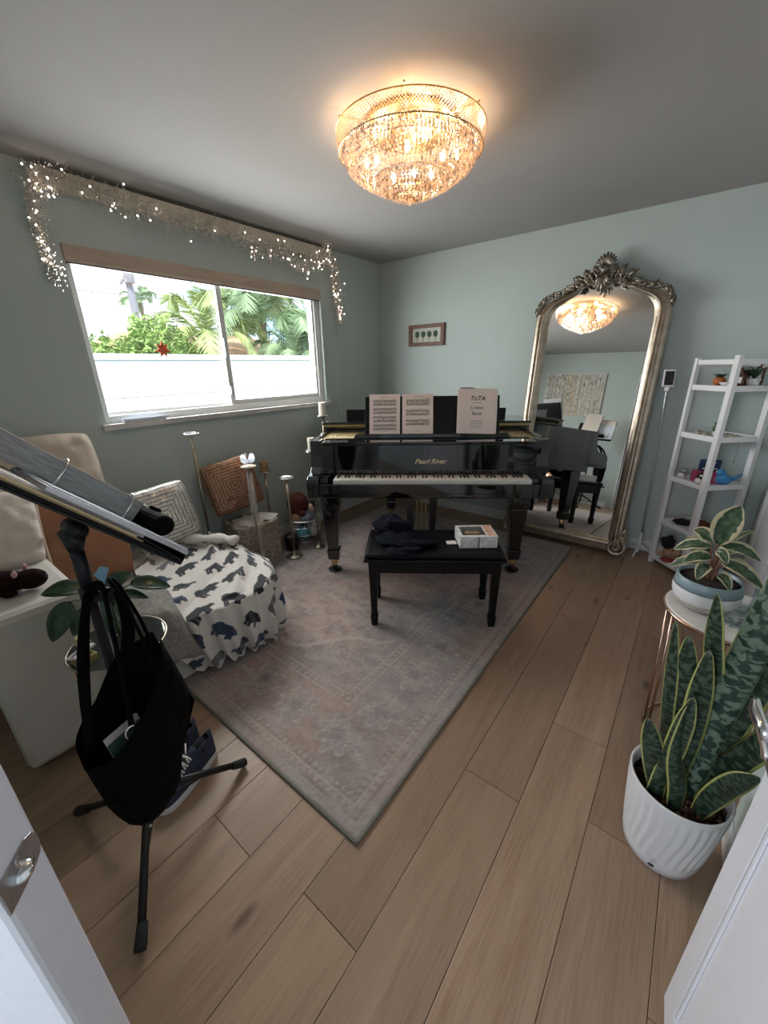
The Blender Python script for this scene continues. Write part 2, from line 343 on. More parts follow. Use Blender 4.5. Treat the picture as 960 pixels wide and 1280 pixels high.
def curve(pts, n=12):
    P = [Vector(p) for p in pts]
    if len(P) == 2: return [P[0].lerp(P[1], i/(n-1)) for i in range(n)]
    P = [2*P[0]-P[1]]+P+[2*P[-1]-P[-2]]; out = []; segs = len(P)-3
    for i in range(n):
        t = i/(n-1)*segs; k = min(int(t), segs-1); t -= k
        a, b, c, d = P[k:k+4]
        out.append(.5*((2*b)+(c-a)*t+(2*a-5*b+4*c-d)*t*t+(3*b-a-3*c+d)*t**3))
    return out
def leaf(pts, w, face, prof='lance', n=14, nu=5, cup=.15, twist=0, name='leaf', m='darkleaf', parent=None, solid=.0015):
    P = curve(pts, n); v = []; uv = []; face = Vector(face)
    for i, p in enumerate(P):
        t = i/(n-1); tan = (P[min(i+1, n-1)]-P[max(i-1, 0)]).normalized()
        side = tan.cross(face); side = side.normalized() if side.length > 1e-4 else tan.orthogonal().normalized()
        nrm = side.cross(tan)
        if twist: q = Matrix.Rotation(twist*t, 3, tan); side = q@side; nrm = q@nrm
        if prof == 'lance': ww = w*(math.sin(PI*min(1, (t+.02)/1.02)**.8)**.75 if t < 1 else 0)+.0005
        elif prof == 'snake': ww = w*(.62+.55*math.sin(PI*min(t*.9+.05, 1)))*(1 if t < .72 else math.sqrt(max(0, 1-((t-.72)/.28)**1.6)))+.0004
        else: ww = w*math.sin(PI*t)**.6+.0005
        for k in range(nu):
            s = k/(nu-1)-.5; v.append(p+side*s*ww-nrm*cup*ww*(4*s*s)*-1); uv.append((k/(nu-1), t))
    g = G().add(v, [(j*nu+i, j*nu+i+1, (j+1)*nu+i+1, (j+1)*nu+i) for j in range(n-1) for i in range(nu-1)])
    return B(g, name, m, parent, smooth=True, uv=uv, solid=solid)
def vcol(me, cols, name='col'):
    a = me.color_attributes.new(name, 'FLOAT_COLOR', 'POINT'); c = np.ones((len(me.vertices), 4), np.float32); c[:, :3] = cols; a.data.foreach_set('color', c.ravel())
def text(body, size, loc, rot, m, parent, name='lettering', shear=0, ext=.0004, align='CENTER', bold=0):
    c = bpy.data.curves.new('t', 'FONT'); c.body = body; c.size = size; c.align_x = align; c.shear = shear; c.extrude = ext; c.offset = bold
    o = bpy.data.objects.new('t', c); COL.objects.link(o)
    me = bpy.data.meshes.new_from_object(o); bpy.data.objects.remove(o)
    t = bpy.data.objects.new(name, me); me.materials.clear(); me.materials.append(M[m]); COL.objects.link(t); t.parent = parent; t.location = loc; t.rotation_euler = rot
    return t
# smooth value noise
_perm = rng.random((64, 64))
def vnoise(x, y):
    x = np.asarray(x, float); y = np.asarray(y, float); xi = np.floor(x).astype(int); yi = np.floor(y).astype(int); fx = x-xi; fy = y-yi
    fx = fx*fx*(3-2*fx); fy = fy*fy*(3-2*fy); a = _perm[xi % 64, yi % 64]; b = _perm[(xi+1) % 64, yi % 64]; c = _perm[xi % 64, (yi+1) % 64]; d = _perm[(xi+1) % 64, (yi+1) % 64]
    return a*(1-fx)*(1-fy)+b*fx*(1-fy)+c*(1-fx)*fy+d*fx*fy
def fbm(x, y, o=4):
    s = 0; a = .5
    for i in range(o): s = s+a*vnoise(x*2**i+i*7.3, y*2**i+i*3.1); a *= .5
    return s/(1-.5**o)
def fb(x, y, o=3): return float(fbm(x, y, o))-.5
def pillow(w, h, t, n=26, wr=.01, seed=0, pinch=.05):
    """soft square cushion, in its own xz plane, front towards -y"""
    v = []; uv = []
    for side in (-1, 1):
        for j in range(n):
            for i in range(n):
                a = -1+2*i/(n-1); b = -1+2*j/(n-1)
                th = (max(0, (1-a*a)*(1-b*b)))**.38*t/2
                px = a*w/2*(1-pinch*(1-b*b)*abs(a)); pz = b*h/2*(1-pinch*(1-a*a)*abs(b))
                cn = 1-.10*(abs(a)*abs(b))**3; px *= cn; pz *= cn
                th += wr*fb(i*.35+seed, j*.35+side*9, 3)*(1 if th > .001 else 0)*2
                v.append((px, side*th, pz)); uv.append(((a+1)/2, (b+1)/2))
    f = []
    for s_ in (0, 1):
        o = s_*n*n
        for j in range(n-1):
            for i in range(n-1):
                q = (o+j*n+i, o+j*n+i+1, o+(j+1)*n+i+1, o+(j+1)*n+i); f.append(q if s_ == 0 else q[::-1])
    return G().add(v, f), uv

# ------------------------------------------------------------------ the room
H = 2.44
WY0, WY1, WZ0, WZ1 = -2.74, -.86, 1.155, 2.11
g = G(); g.bb(-.16, 0, -4.14, WY0, -.02, H); g.bb(-.16, 0, WY1, .14, -.02, H); g.bb(-.16, 0, WY0, WY1, -.02, WZ0); g.bb(-.16, 0, WY0, WY1, WZ1, H)
ST(B(g, 'wall_left', 'wall'))
ST(B(G().bb(0, 3.55, 0, .14, -.02, H), 'wall_back', 'wall'))
ST(B(G().bb(3.32, 3.46, -2.28, 0, -.02, H).bb(3.2, 3.46, -4.14, -2.28, -.02, H), 'wall_right', 'wall'))
ST(B(G().bb(0, 2.06, -4.14, -4.0, -.02, H).bb(2.06, 3.2, -4.14, -4.0, 2.06, H).bb(1.90, 1.98, -5.6, -4.14, -.02, H).bb(3.2, 3.3, -5.6, -4.14, -.02, H), 'wall_front', 'wall'))
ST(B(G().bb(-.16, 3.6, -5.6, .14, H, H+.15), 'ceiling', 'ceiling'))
fl = ST(B(G().bb(-.16, 3.6, -5.6, .14, -.12, -.014), 'floor', 'greytrim'))
PWID, PLEN = .2083, 1.26
pm = G().bb(-PWID/2+.0008, PWID/2-.0008, -PLEN/2+.0008, PLEN/2-.0008, -.012, 0)
proto = None
offs = {0: -2.18, 1: -2.60, 2: -3.237, 3: -2.75, 4: -3.28, -1: -2.52, -2: -2.9}
k = -3
while k < 15:
    xc = 2.83-k*PWID-PWID/2
    jy = offs.get(k, -4+((k*.437) % 1)*1.26)
    y = jy-PLEN*math.ceil((jy+5.6)/PLEN)
    while y < 0:
        if proto is None:
            proto = B(pm, 'plank', 'oak', fl, bevel=.0012); o = proto
        else: o = cpart(proto, fl)
        o.location = (xc, y+PLEN/2, 0)
        if y+PLEN > .1:  # trim last board at the back wall
            o2 = B(G().bb(-PWID/2+.0008, PWID/2-.0008, -(0-y)/2+.0008, (0-y)/2-.0008, -.012, 0), 'plank', 'oak', fl, bevel=.0012); o2.location = (xc, y/2, 0)
            if o is proto: pass
            else: bpy.data.objects.remove(o)
        y += PLEN
    k += 1
def base(name, g_): return ST(B(g_, name, 'white', bevel=.004))
base('baseboard_back', G().bb(0.014, 3.32, -.014, 0, 0, .085).bb(.014, 3.32, -.020, -.014, 0, .02))
base('baseboard_left', G().bb(0, .014, -4.0, 0, 0, .085).bb(.014, .020, -4.0, 0, 0, .02))
base('baseboard_front', G().bb(0.014, 1.98, -4.0, -3.986, 0, .085))
base('baseboard_right', G().bb(3.306, 3.32, -.3, -.014, 0, .085).bb(3.186, 3.2, -2.72, -2.28, 0, .085))
base('trim_1', G().bb(2.06, 2.075, -4.14, -3.985, 0, 2.06).bb(2.06, 3.2, -4.0, -3.985, 2.05, 2.10))
ST(B(G().bb(3.295, 3.32, -.42, -.32, 0, 2.12).bb(3.295, 3.32, -1.75, -1.65, 0, 2.12).bb(3.295, 3.32, -1.65, -.42, 2.04, 2.12), 'trim_2', 'white', bevel=.004))
dc = ST(B(G().bb(3.30, 3.318, -1.65, -.42, .01, 2.04), 'door_3', 'doorwhite'))
for y0, y1 in ((-.99, -.47), (-1.60, -1.08)):
    for z0, z1 in ((.15, .95), (1.05, 1.95)):
        B(G().bb(3.292, 3.300, y0, y1, z0, z1), 'door_panel', 'doorwhite', dc, bevel=.006)

# window
wn = ST(B(G().bb(-.13, -.03, WY0, WY0+.035, WZ0, WZ1).bb(-.13, -.03, WY1-.055, WY1, WZ0, WZ1).bb(-.13, -.03, WY0+.035, WY1-.055, WZ0, WZ0+.05).bb(-.13, -.03, WY0+.035, WY1-.055, WZ1-.05, WZ1), 'window_1', 'vinyl', bevel=.004))
def sash(y0, y1, x, w, nm):
    s_ = B(G().bb(x-.015, x+.015, y0, y0+w, WZ0+.045, WZ1-.045).bb(x-.015, x+.015, y1-w, y1, WZ0+.045, WZ1-.045).bb(x-.015, x+.015, y0+w, y1-w, WZ0+.045, WZ0+.045+w).bb(x-.015, x+.015, y0+w, y1-w, WZ1-.045-w, WZ1-.045), nm, 'vinyl', wn, bevel=.003)
    B(G().bb(x-.003, x+.003, y0+w-.005, y1-w+.005, WZ0+.04+w-.003, WZ1-.045-w+.005), 'pane', 'pane', s_)
    return s_
sash(WY0+.01, -1.79, -.10, .026, 'sliding_sash'); s2 = sash(-1.845, WY1-.035, -.06, .040, 'fixed_sash')
B(G().bb(-.045, -.033, -1.845, -1.825, 1.55, 1.68).bb(-.045, -.03, -1.845, -1.825, 1.28, 1.34), 'latch', 'silver', wn)
B(G().bb(-.029, .035, WY0-.03, WY1+.04, WZ0-.03, WZ0+.006), 'window_sill', 'marble', wn, bevel=.004)
B(G().bb(-.029, .012, WY0+.002, WY1-.002, WZ1-.075, WZ1-.001).tube([(-.005, WY0+.01, WZ1-.075), (-.005, WY1-.01, WZ1-.075)], .012, 8), 'blind_cassette', 'blind', wn, bevel=.004)
B(G().bb(-.025, .0, WY0+.01, WY1-.01, WZ1-.092, WZ1-.083), 'blind_rail', 'greytrim', wn)
st = meta(B(G().prism([(math.cos(a)*(.055 if i % 2 else .028), math.sin(a)*(.05 if i % 2 else .026)) for i, a in enumerate([2*PI*k/14 for k in range(14)])], -.001, .001).tf((0, 0, 0), (0, PI/2, 0)), 'window_sticker', 'sticker'), 'red orange leaf shaped sticker on the left window pane', 'sticker')
st.location = (-.094, -2.27, 1.598)
tr = E_('sill_tray', (-.005, -2.52, WZ0+.007), 'flat clear plastic tray lying on the left end of the window sill', 'tray')
B(G().bb(-.04, .035, -.13, .13, 0, .006).bb(-.04, -.036, -.13, .13, .006, .02).bb(.031, .035, -.13, .13, .006, .02), 'tray_body', 'bluepaper', tr, bevel=.002)

# board above the window and its garland
meta(B(G().bb(.002, .07, -2.80, -.80, 2.335, 2.415), 'curtain_board', 'boardcream', bevel=.004), 'long cream wooden board fixed to the wall above the window', 'board')
gl = E_('light_garland', (.07, -1.8, 2.3), 'silver tinsel garland with warm fairy lights draped along the board above the window', 'garland')
gp = curve([(.02, -2.80, 1.93), (.03, -2.825, 2.10), (.05, -2.82, 2.28), (.07, -2.76, 2.37), (.085, -2.45, 2.35), (.09, -2.1, 2.31), (.10, -1.8, 2.33), (.10, -1.55, 2.27), (.09, -1.35, 2.31), (.10, -1.15, 2.24), (.09, -1.0, 2.30), (.09, -.84, 2.36), (.07, -.75, 2.28), (.04, -.71, 2.15), (.03, -.68, 2.0), (.03, -.66, 1.88)], 110)
tw = G(); bl = G(); lf = G()
gp = [p-Vector((0, 0, 0)) for p in gp]
for i, p in enumerate(gp):
    edge = min(i, 109-i)/12
    for q in range(15):
        a = random.uniform(0, 2*PI); L = random.uniform(.03, .085)*(.65 if edge < 1 else 1)
        d = Vector((abs(math.cos(a))*.5, random.uniform(-.6, .6), math.sin(a)-.25)).normalized()*L
        s_ = Vector((0, random.uniform(-.02, .02), random.uniform(-.02, .02)))
        s_ = p-Vector((gl.location))+s_; e = s_+d; e.x = max(e.x, -.062)
        tw.tube([s_, s_.lerp(e, .5)+Vector((0, random.uniform(-.01, .01), .004)), e], .0015, 3)
        lf.octa(e, random.uniform(.003, .006), .006)
        if random.random() < .075: bl.octa(e+Vector((.003, 0, 0)), .0052)
B(G().tube([p-Vector(gl.location) for p in gp], .003, 5), 'garland_wire', 'twig', gl)
B(tw, 'tinsel', 'twig', gl, kind='stuff'); B(lf, 'silver_beads', 'silver', gl, kind='stuff'); B(bl, 'fairy_bulbs', 'bulbglow', gl, kind='stuff')
B(G().tube([Vector(p)-Vector(gl.location) for p in curve([(.012, -.66, 1.9), (.008, -.68, 1.6), (.008, -.70, 1.3), (.01, -.66, .9), (.012, -.6, .35)], 14)], .002, 5), 'cord', 'white', gl)

# open doors beside the camera
def latch_door():
    d = ST(E_('door_1', (1.914, -4.240, 0), None, None, rot=(0, 0, math.atan2(.79, .613))))
    L = .755
    B(G().bb(0, L, -.062, 0, .01, 2.03), 'door_leaf', 'doorwhite', d, bevel=.006)
    for z0, z1 in ((.14, .86), (1.06, 1.92)):
        for g_ in (G().bb(.11, L-.115, -.068, -.062, z0, z1), G().bb(.11, L-.115, 0, .006, z0, z1)): B(g_, 'door_panel', 'doorwhite', d, bevel=.004)
    c = [(-.030+.0*k, 0) for k in range(2)]
    B(G().prism([(-.020, -.0615), (-.020, -.018), (-.015, -.008), (-.006, -.004), (.006, -.004), (.015, -.008), (.020, -.018), (.020, -.0615)][::-1], -.0006, .0012).tf((0, 0, 0), (0, PI/2, 0)).tf((L+.0005, 0, 1.003), (0, 0, 0)), 'latch_plate', 'sheetmetal', d, bevel=.0012)
    B(G().sph((L+.003, -.036, 1.003), (.010, .012, .008), 14, 8), 'latch_bolt', 'silver', d, smooth=True)
    for z in (.989, 1.017): B(G().lathe([(.0034, 0), (.003, .0012), (0, .0012)], n=12).tf((L+.0016, -.034, z), (0, PI/2, 0)), 'screw', 'sheetmetal', d)
latch_door()
def handle_door():
    d = ST(E_('door_2', (3.112, -3.65, 0), None, None, rot=(0, 0, math.atan2(.81, -.047))))
    L = .811   # local x runs from the hinge to the free edge, local +y is the face towards the camera
    B(G().bb(0, L, -.04, 0, .012, 2.03), 'door_leaf', 'doorwhite', d, bevel=.003)
    for z0, z1 in ((.11, .80), (1.0, 1.92)):
        x0, x1 = .07, L-.075
        B(G().bb(x0, x1, 0, .003, z0, z0+.012).bb(x0, x1, 0, .003, z1-.012, z1).bb(x0, x0+.012, 0, .003, z0+.012, z1-.012).bb(x1-.012, x1, 0, .003, z0+.012, z1-.012)
          .bb(x0+.02, x1-.02, 0, .004, z0+.02, z0+.03).bb(x0+.02, x1-.02, 0, .004, z1-.03, z1-.02).bb(x0+.02, x0+.03, 0, .004, z0+.03, z1-.03).bb(x1-.03, x1-.02, 0, .004, z0+.03, z1-.03), 'panel_moulding', 'doorwhite', d, bevel=.0015)
    B(G().bb(L-.055, L-.005, 0, .006, .80, .95), 'handle_plate', 'sheetmetal', d, bevel=.003)
    B(G().tube(curve([(L-.09, .045, .925), (L-.04, .05, .925), (L-.008, .046, .92), (L+.0, .03, .88), (L-.004, .012, .84), (L-.008, .006, .82)], 14), [.011, .012, .013, .012, .010, .010, .010, .010, .010, .011, .012, .012, .013, .013], 10, flat=.7), 'door_handle', 'silver', d, smooth=True)
handle_door()

# ------------------------------------------------------------------ rug
def rug():
    x0, x1, y0, y1 = .28, 2.25, -3.05, -.29
    st_ = .0085; nx = int((x1-x0)/st_)+1; ny = int((y1-y0)/st_)+1
    X, Y = np.meshgrid(np.linspace(x0, x1, nx), np.linspace(y0, y1, ny))
    cx, cy = (x0+x1)/2, (y0+y1)/2; ax, ay = np.abs(X-cx), np.abs(Y-cy)
    d = np.minimum((x1-x0)/2-ax, (y1-y0)/2-ay); al = np.where((x1-x0)/2-ax < (y1-y0)/2-ay, ay, ax)
    A = np.array; pink = A((.262, .188, .168)); blu = A((.20, .195, .205)); pale = A((.34, .295, .27)); dk = A((.145, .12, .12)); grn = A((.16, .155, .125))
    col = np.zeros((ny, nx, 3)) + pink
    def mix(c, m, k): m = (np.clip(m, 0, 1)*k)[..., None]; return m*c
    def ap(c, m, k):
        nonlocal col
        m = (np.clip(m, 0, 1)*k)[..., None]; col = col*(1-m)+c*m
    n1 = fbm(X*2.2, Y*2.2, 3); ap(blu, (n1-.42)*4, .8)
    # field arabesques: mirrored noise level sets
    q = fbm(ax*7+3, ay*7+9, 3); line = 1-np.clip(np.abs(((q*9) % 1)-.5)*5, 0, 1)
    fld = (d > .50)
    ap(pale, line*fld, .5); q2 = fbm(ax*15+13, ay*15+2, 2); ap(dk, ((q2 > .60)*fld).astype(float), .45); ap(pink*1.15, ((q2 < .36)*fld).astype(float), .4)
    # floral rosettes on a lattice in the field
    u = ax/.22; v = ay/.22; ru = np.hypot((u % 1)-.5, (v % 1)-.5)*.22; th = np.arctan2((v % 1)-.5, (u % 1)-.5)
    ros = np.abs(ru-.045-.012*np.cos(th*6)) < .006; ap(pale, (ros & fld).astype(float), .5); ap(dk, ((ru < .018) & fld).astype(float), .35)
    # medallion
    rm = np.hypot(ax/.55, ay/.8); tm = np.arctan2(ay, ax); ap(pale, (np.abs(rm-1-.08*np.cos(tm*8)) < .02).astype(float), .6); ap(dk, (np.abs(rm-.6-.06*np.cos(tm*12)) < .015).astype(float), .5)
    # borders
    for a, b, c, k_ in ((.0, .014, grn, .85), (.014, .05, pale, .25), (.05, .056, dk, .6), (.085, .092, pale, .7), (.092, .12, dk, .3), (.12, .127, pale, .7), (.40, .407, pale, .7), (.407, .44, dk, .35), (.44, .447, pale, .7), (.48, .487, dk, .5)):
        ap(c, ((d >= a) & (d < b)).astype(float), k_)
    for c0, per, rad, c in ((.07, .035, .009, pale), (.106, .03, .008, pale), (.423, .036, .010, pale), (.463, .03, .007, dk)):
        t = ((al % per)-per/2); ap(c, (np.hypot(t, d-c0) < rad).astype(float), .6)
    bd = (d >= .13) & (d < .395); t = (al % .26)-.13; w_ = d-.262
    rr = np.hypot(t, w_); th = np.arctan2(w_, t)
    ap(blu*1.1, (bd & (rr < .085+.02*np.cos(th*8))).astype(float), .5); ap(pale, (bd & (np.abs(rr-.085-.02*np.cos(th*8)) < .007)).astype(float), .7)
    ap(dk, (bd & (rr < .03)).astype(float), .5); ap(pale, (bd & (np.abs(rr-.05-.012*np.cos(th*6)) < .006)).astype(float), .6)
    ap(dk, (bd & (np.abs(w_-.085*np.sin(al*2*PI/.26)) < .007)).astype(float), .4)
    q = fbm(al*22, d*22, 2); ap(dk, (bd & (q > .62)).astype(float), .35)
    # wear
    w = fbm(X*9, Y*30, 3); ap(A((.30, .27, .25)), (w-.45)*3, .55); w = fbm(X*3+5, Y*3, 3); ap(A((.25, .20, .185)), (w-.4)*3, .35)
    col *= (.88+.24*rng.random((ny, nx)))[..., None]*1.45
    z = np.where(d < .006, .004, .009)
    me = bpy.data.meshes.new('area_rug'); V = np.stack([X, Y, z], -1).reshape(-1, 3)
    idx = np.arange(nx*ny).reshape(ny, nx); F_ = np.stack([idx[:-1, :-1], idx[:-1, 1:], idx[1:, 1:], idx[1:, :-1]], -1).reshape(-1, 4)
    me.vertices.add(len(V)); me.vertices.foreach_set('co', V.ravel()); me.loops.add(F_.size); me.loops.foreach_set('vertex_index', F_.ravel()); me.polygons.add(len(F_))
    me.polygons.foreach_set('loop_start', np.arange(0, F_.size, 4)); me.polygons.foreach_set('loop_total', np.full(len(F_), 4)); me.update(); me.validate()
    vcol(me, col.reshape(-1, 3)); M['rug'] = vmat('faded_rug_pile', .95, .5, 260, sheen=.15); me.materials.append(M['rug'])
    o = bpy.data.objects.new('area_rug', me); COL.objects.link(o)
    meta(o, 'large faded pink and gray oriental rug with grayish green binding under the piano', 'rug')
    B(G().bb(x0-.002, x1+.002, y0-.002, y0+.004, .0, .0095).bb(x0-.002, x1+.002, y1-.004, y1+.002, 0, .0095).bb(x0-.002, x0+.004, y0, y1, 0, .0095).bb(x1-.004, x1+.002, y0, y1, 0, .0095), 'rug_binding', mat('rug_binding', (.15, .15, .125), .9), o)
rug()
RZ = .0095

# ------------------------------------------------------------------ grand piano
def piano():
    th = math.radians(34.2)
    p = E_('grand_piano', (1.449, -1.364, RZ), 'glossy black baby grand piano standing diagonally across the corner', 'piano', rz=th)
    outline = [(-.775, .0), (-.775, .75), (-.775, 1.02), (-.76, 1.2), (-.70, 1.36), (-.58, 1.46), (-.42, 1.50), (-.26, 1.46), (-.13, 1.36), (-.03, 1.22), (.06, 1.06), (.18, .93), (.34, .84), (.52, .76), (.66, .66), (.74, .54), (.775, .40), (.775, 0)]
    def resm(o_, yclip=None):
        pts = []; n = len(o_)
        P = curve([(x, y, 0) for x, y in o_], 64); return [(q.x, q.y) for q in P]
    out_ = resm(outline)
    # rim: closed box from v=.38 back, cheek walls in front
    back = [q for q in out_ if q[1] >= .38]
    yb = .38; back = [(-.775, yb)]+[q for q in back if q[1] > yb+.01]+[(.775, yb)]
    B(G().prism(back[::-1], .60, 1.0), 'case_rim', 'black', p, bevel=.004)
    B(G().bb(-.775, -.735, -.03, .38, .60, 1.0), 'case_side', 'black', p, bevel=.006); B(G().bb(.735, .775, -.045, .38, .60, 1.0), 'case_side', 'black', p, bevel=.006)
    B(G().bb(-.735, .735, .0, .38, .60, .955), 'action_case', 'black', p)
    pl = B(G().bb(-.733, .733, .056, .38, .960, .982), 'iron_plate', 'gold', p, bevel=.002)
    pins = G()
    for i in range(88):
        for r_ in (0, .03): pins.octa((-.70+1.4*i/87,   .12+r_+.02*(i % 2), .990), .003, .012)
    B(pins, 'tuning_pins', 'silver', pl, kind='stuff')
    # main lid
    lid = [(-.785, .395)]+[(x*1.012, y+.008) for x, y in back[1:-1]]+[(.785, .395)]
    B(G().prism(lid[::-1], 1.003, 1.021), 'lid', 'black', p, bevel=.004)
    B(G().bb(-.785, .785, .36, .72, 1.043, 1.060), 'folded_lid_flap', 'black', p, bevel=.004)
    B(G().bb(-.775, .775, .385, .40, 1.022, 1.042), 'lid_hinge', 'gold', p, bevel=.001)
    # keybed and arms
    B(G().bb(-.775, .775, -.255, .0, .655, .690), 'keybed', 'black', p, bevel=.006)
    B(G().bb(-.70, .70, -.262, -.242, .685, .748), 'key_slip', 'black', p, bevel=.004)
    for s in (-1, 1):
        x0, x1 = sorted((s*.70, s*.775))
        g_ = G(); prof = [(-.275, .665), (-.275, .755), (-.262, .782), (-.235, .797), (-.19, .80), (-.16, .803), (-.125, .83), (-.110, .87), (-.102, .93), (-.098, 1.0), (.0, 1.0), (.0, .665)]
        n = len(prof); g_.add([(x0, y, z) for y, z in prof]+[(x1, y, z) for y, z in prof], [tuple(range(n)), tuple(range(2*n-1, n-1, -1))]+[(i, n+i, n+(i+1) % n, (i+1) % n) for i in range(n)])
        B(g_, 'arm', 'black', p, bevel=.004)
        B(G().bb(min(s*.648, s*.70), max(s*.648, s*.70), -.235, -.08, .685, .776), 'key_block', 'black', p, bevel=.006)
    fb_ = B(G().bb(-.735, .735, -.105, -.08, .775, .975), 'fallboard', 'black', p, bevel=.006)
    B(G().bb(-.70, .70, -.112, .055, .975, .992), 'fallboard_cap', 'black', p, bevel=.005)
    B(G().bb(-.735, .735, -.107, -.104, .7725, .775), 'fallboard_felt', 'maroonplush', fb_)
    text('Pearl River', .046, (.02, -.1056, .848), (PI/2, 0, 0), 'goldink', fb_, shear=.35, bold=.0006)
    # keys
    kw = 1.262/52; x0 = .02-1.262/2+0
    x0 = -.611
    wk = B(G().bb(-kw/2+.0005, kw/2-.0005, -.235, -.085, .742, .771), 'white_key', 'ivory', p, bevel=.0012); wk.location = (x0+kw/2, 0, 0)
    for i in range(1, 52): c = cpart(wk, p); c.location = (x0+kw*(i+.5), 0, 0)
    bk = None
    for i in range(51):
        if (i+5) % 7 in (2, 6): continue    # the keyboard starts on A
        if bk is None: bk = B(G().taper((0, -.135, .764), (.0125, .095), (0, -.131, .783), (.009, .085)), 'black_key', 'ebony', p, bevel=.001); c = bk
        else: c = cpart(bk, p)
        c.location = (x0+kw*(i+1), 0, 0)
    # music desk
    ds = B(G().bb(-.50, .56, .03, .36, .993, 1.001), 'desk_shelf', 'black', p, bevel=.003)
    a = math.radians(-17)
    B(G().box((.035, 0, .132), (.93, .014, .265)).tf((0, .115, 1.003), (a, 0, 0)), 'music_desk', 'satinblack', p, bevel=.004)
    B(G().bb(-.46, .56, .085, .105, .999, 1.012), 'desk_ledge', 'black', p, bevel=.002)
    B(G().bb(-.60, .60, .40, .415, 1.061, 1.150), 'desk_wing', 'satinblack', p, bevel=.003)
    # legs
    def leg(x, y, wheel=True):
        l = B(G().taper((x, y, .50), .125, (x, y, .66), .125).taper((x, y, .175), .078, (x, y, .50), .115).taper((x, y, .095), .082, (x, y, .175), .096), 'leg', 'black', p, bevel=.006)
        B(G().lathe([(.026, .065), (.022, .095), (.02, .095)], (x, y, 0), 12).bb(x-.018, x+.018, y-.03, y+.01, .045, .07), 'caster_fork', 'brass', l, smooth=False)
        B(G().tube([(x-.014, y-.012, .024), (x+.014, y-.012, .024)], .024, 16), 'caster_wheel', 'rubber', l)
        B(G().lathe([(.05, 0), (.052, .008), (.04, .010), (.0, .006)], (x, y-.01, 0), 20), 'caster_cup', 'blackmetal', l)
    leg(-.682, .0); leg(.655, .03); leg(-.30, 1.13)
    # pedal lyre
    ly = B(G().bb(-.17, .13, .20, .34, .555, .60).taper((-.105, .27, .14), .045, (-.115, .27, .56), .06).taper((.065, .27, .14), .045, (.075, .27, .56), .06).bb(-.16, .12, .21, .33, .07, .15), 'pedal_lyre', 'black', p, bevel=.005)
    for i in (-1, 0, 1):
        B(G().tube([(-.02+i*.035, .28, .15), (-.02+i*.035, .28, .58)], .004, 6), 'pedal_rod', 'brass', ly)
        B(G().bb(-.035+i*.06, -.005+i*.06, .12, .24, .075, .085), 'pedal', 'brass', ly, bevel=.004)
    B(G().tube([(-.10, .33, .12), (-.16, .75, .60)], .007, 6).tube([(.06, .33, .12), (.12, .75, .60)], .007, 6), 'lyre_brace', 'black', ly)
    return p
PI_ = piano()
th = math.radians(34.2)
def pw(u, v, z): return (1.449+u*math.cos(th)-v*math.sin(th), -1.364+u*math.sin(th)+v*math.cos(th), RZ+z)
def sheet(u, v, z, w, h, label, seed, tilt=-.30, roll=0):
    e = E_('sheet_music', pw(u, v, z), label, 'sheet music', rot=(tilt, roll, th))
    B(G().bb(-w/2, w/2, -.0008, .0008, 0, h), 'page', 'pinkpaper', e)
    g_ = G(); r = random.Random(seed); y = -.0012
    for s_ in range(4 if seed % 2 else 3):
        for half in (0, 1):
            zz = h*.80-s_*h*(.205 if seed % 2 else .25)-half*h*.085
            for l in range(5): g_.bb(-w*.38, w*.38, y-.0003, y, zz+l*.0034, zz+l*.0034+.0009)
            for q in range(20):
                x = -w*.36+w*.72*q/19+r.uniform(-.003, .003); z_ = zz+r.uniform(-.004, .016); g_.bb(x-.0018, x+.0018, y-.0004, y, z_, z_+.003); g_.bb(x+.0012, x+.0019, y-.0004, y, z_, z_+.012)
                if q % 5 == 0: g_.bb(x-.004, x-.0034, y-.0003, y, zz, zz+.0135)
    g_.bb(-w*.16, w*.16, y-.0003, y, h*.93, h*.937); g_.bb(w*.25, w*.36, y-.0003, y, h*.89, h*.894); g_.bb(-w*.12, w*.12, y-.0003, y, h*.055, h*.059)
    B(g_, 'printed_music', 'ink', e)
    return e
sheet(-.290, .088, 1.0135, .212, .272, 'left music page with a title and four systems on the piano desk', 1)
sheet(-.062, .088, 1.0135, .212, .272, 'middle music page on the piano desk, right of the other page', 2)
bk = E_('lesson_book', pw(.330, .070, 1.0135), 'white spiral lesson book standing at the right end of the piano desk', 'book', rot=(-.26, .025, th))
B(G().bb(-.128, .132, -.0015, .0015, 0, .295), 'front_cover', 'pinkpaper', bk, bevel=.001); B(G().bb(-.120, .140, .003, .018, .003, .302), 'back_cover', 'paper', bk, bevel=.001)
for z, s_, b_, m_, sh in ((.222, .042, 'ToTA', 'ink', .3), (.165, .030, 'Lesson', 'bluegrayink', 0), (.125, .030, 'Book', 'bluegrayink', 0)): text(b_, s_, (.005, -.0016, z), (PI/2, 0, 0), m_, bk, shear=sh, bold=.0008)
g_ = G()
for z, w_ in ((.085, .085), (.075, .07), (.065, .08), (.052, .09), (.04, .06), (.205, .06)): g_.bb(.005-w_/2, .005+w_/2, -.0021, -.0016, z, z+.0025)
B(g_, 'printed_lines', 'bluegrayink', bk)
B(G().bb(-.11, -.02, -.002, .019, .302, .306), 'binder_clip', 'ink', bk)

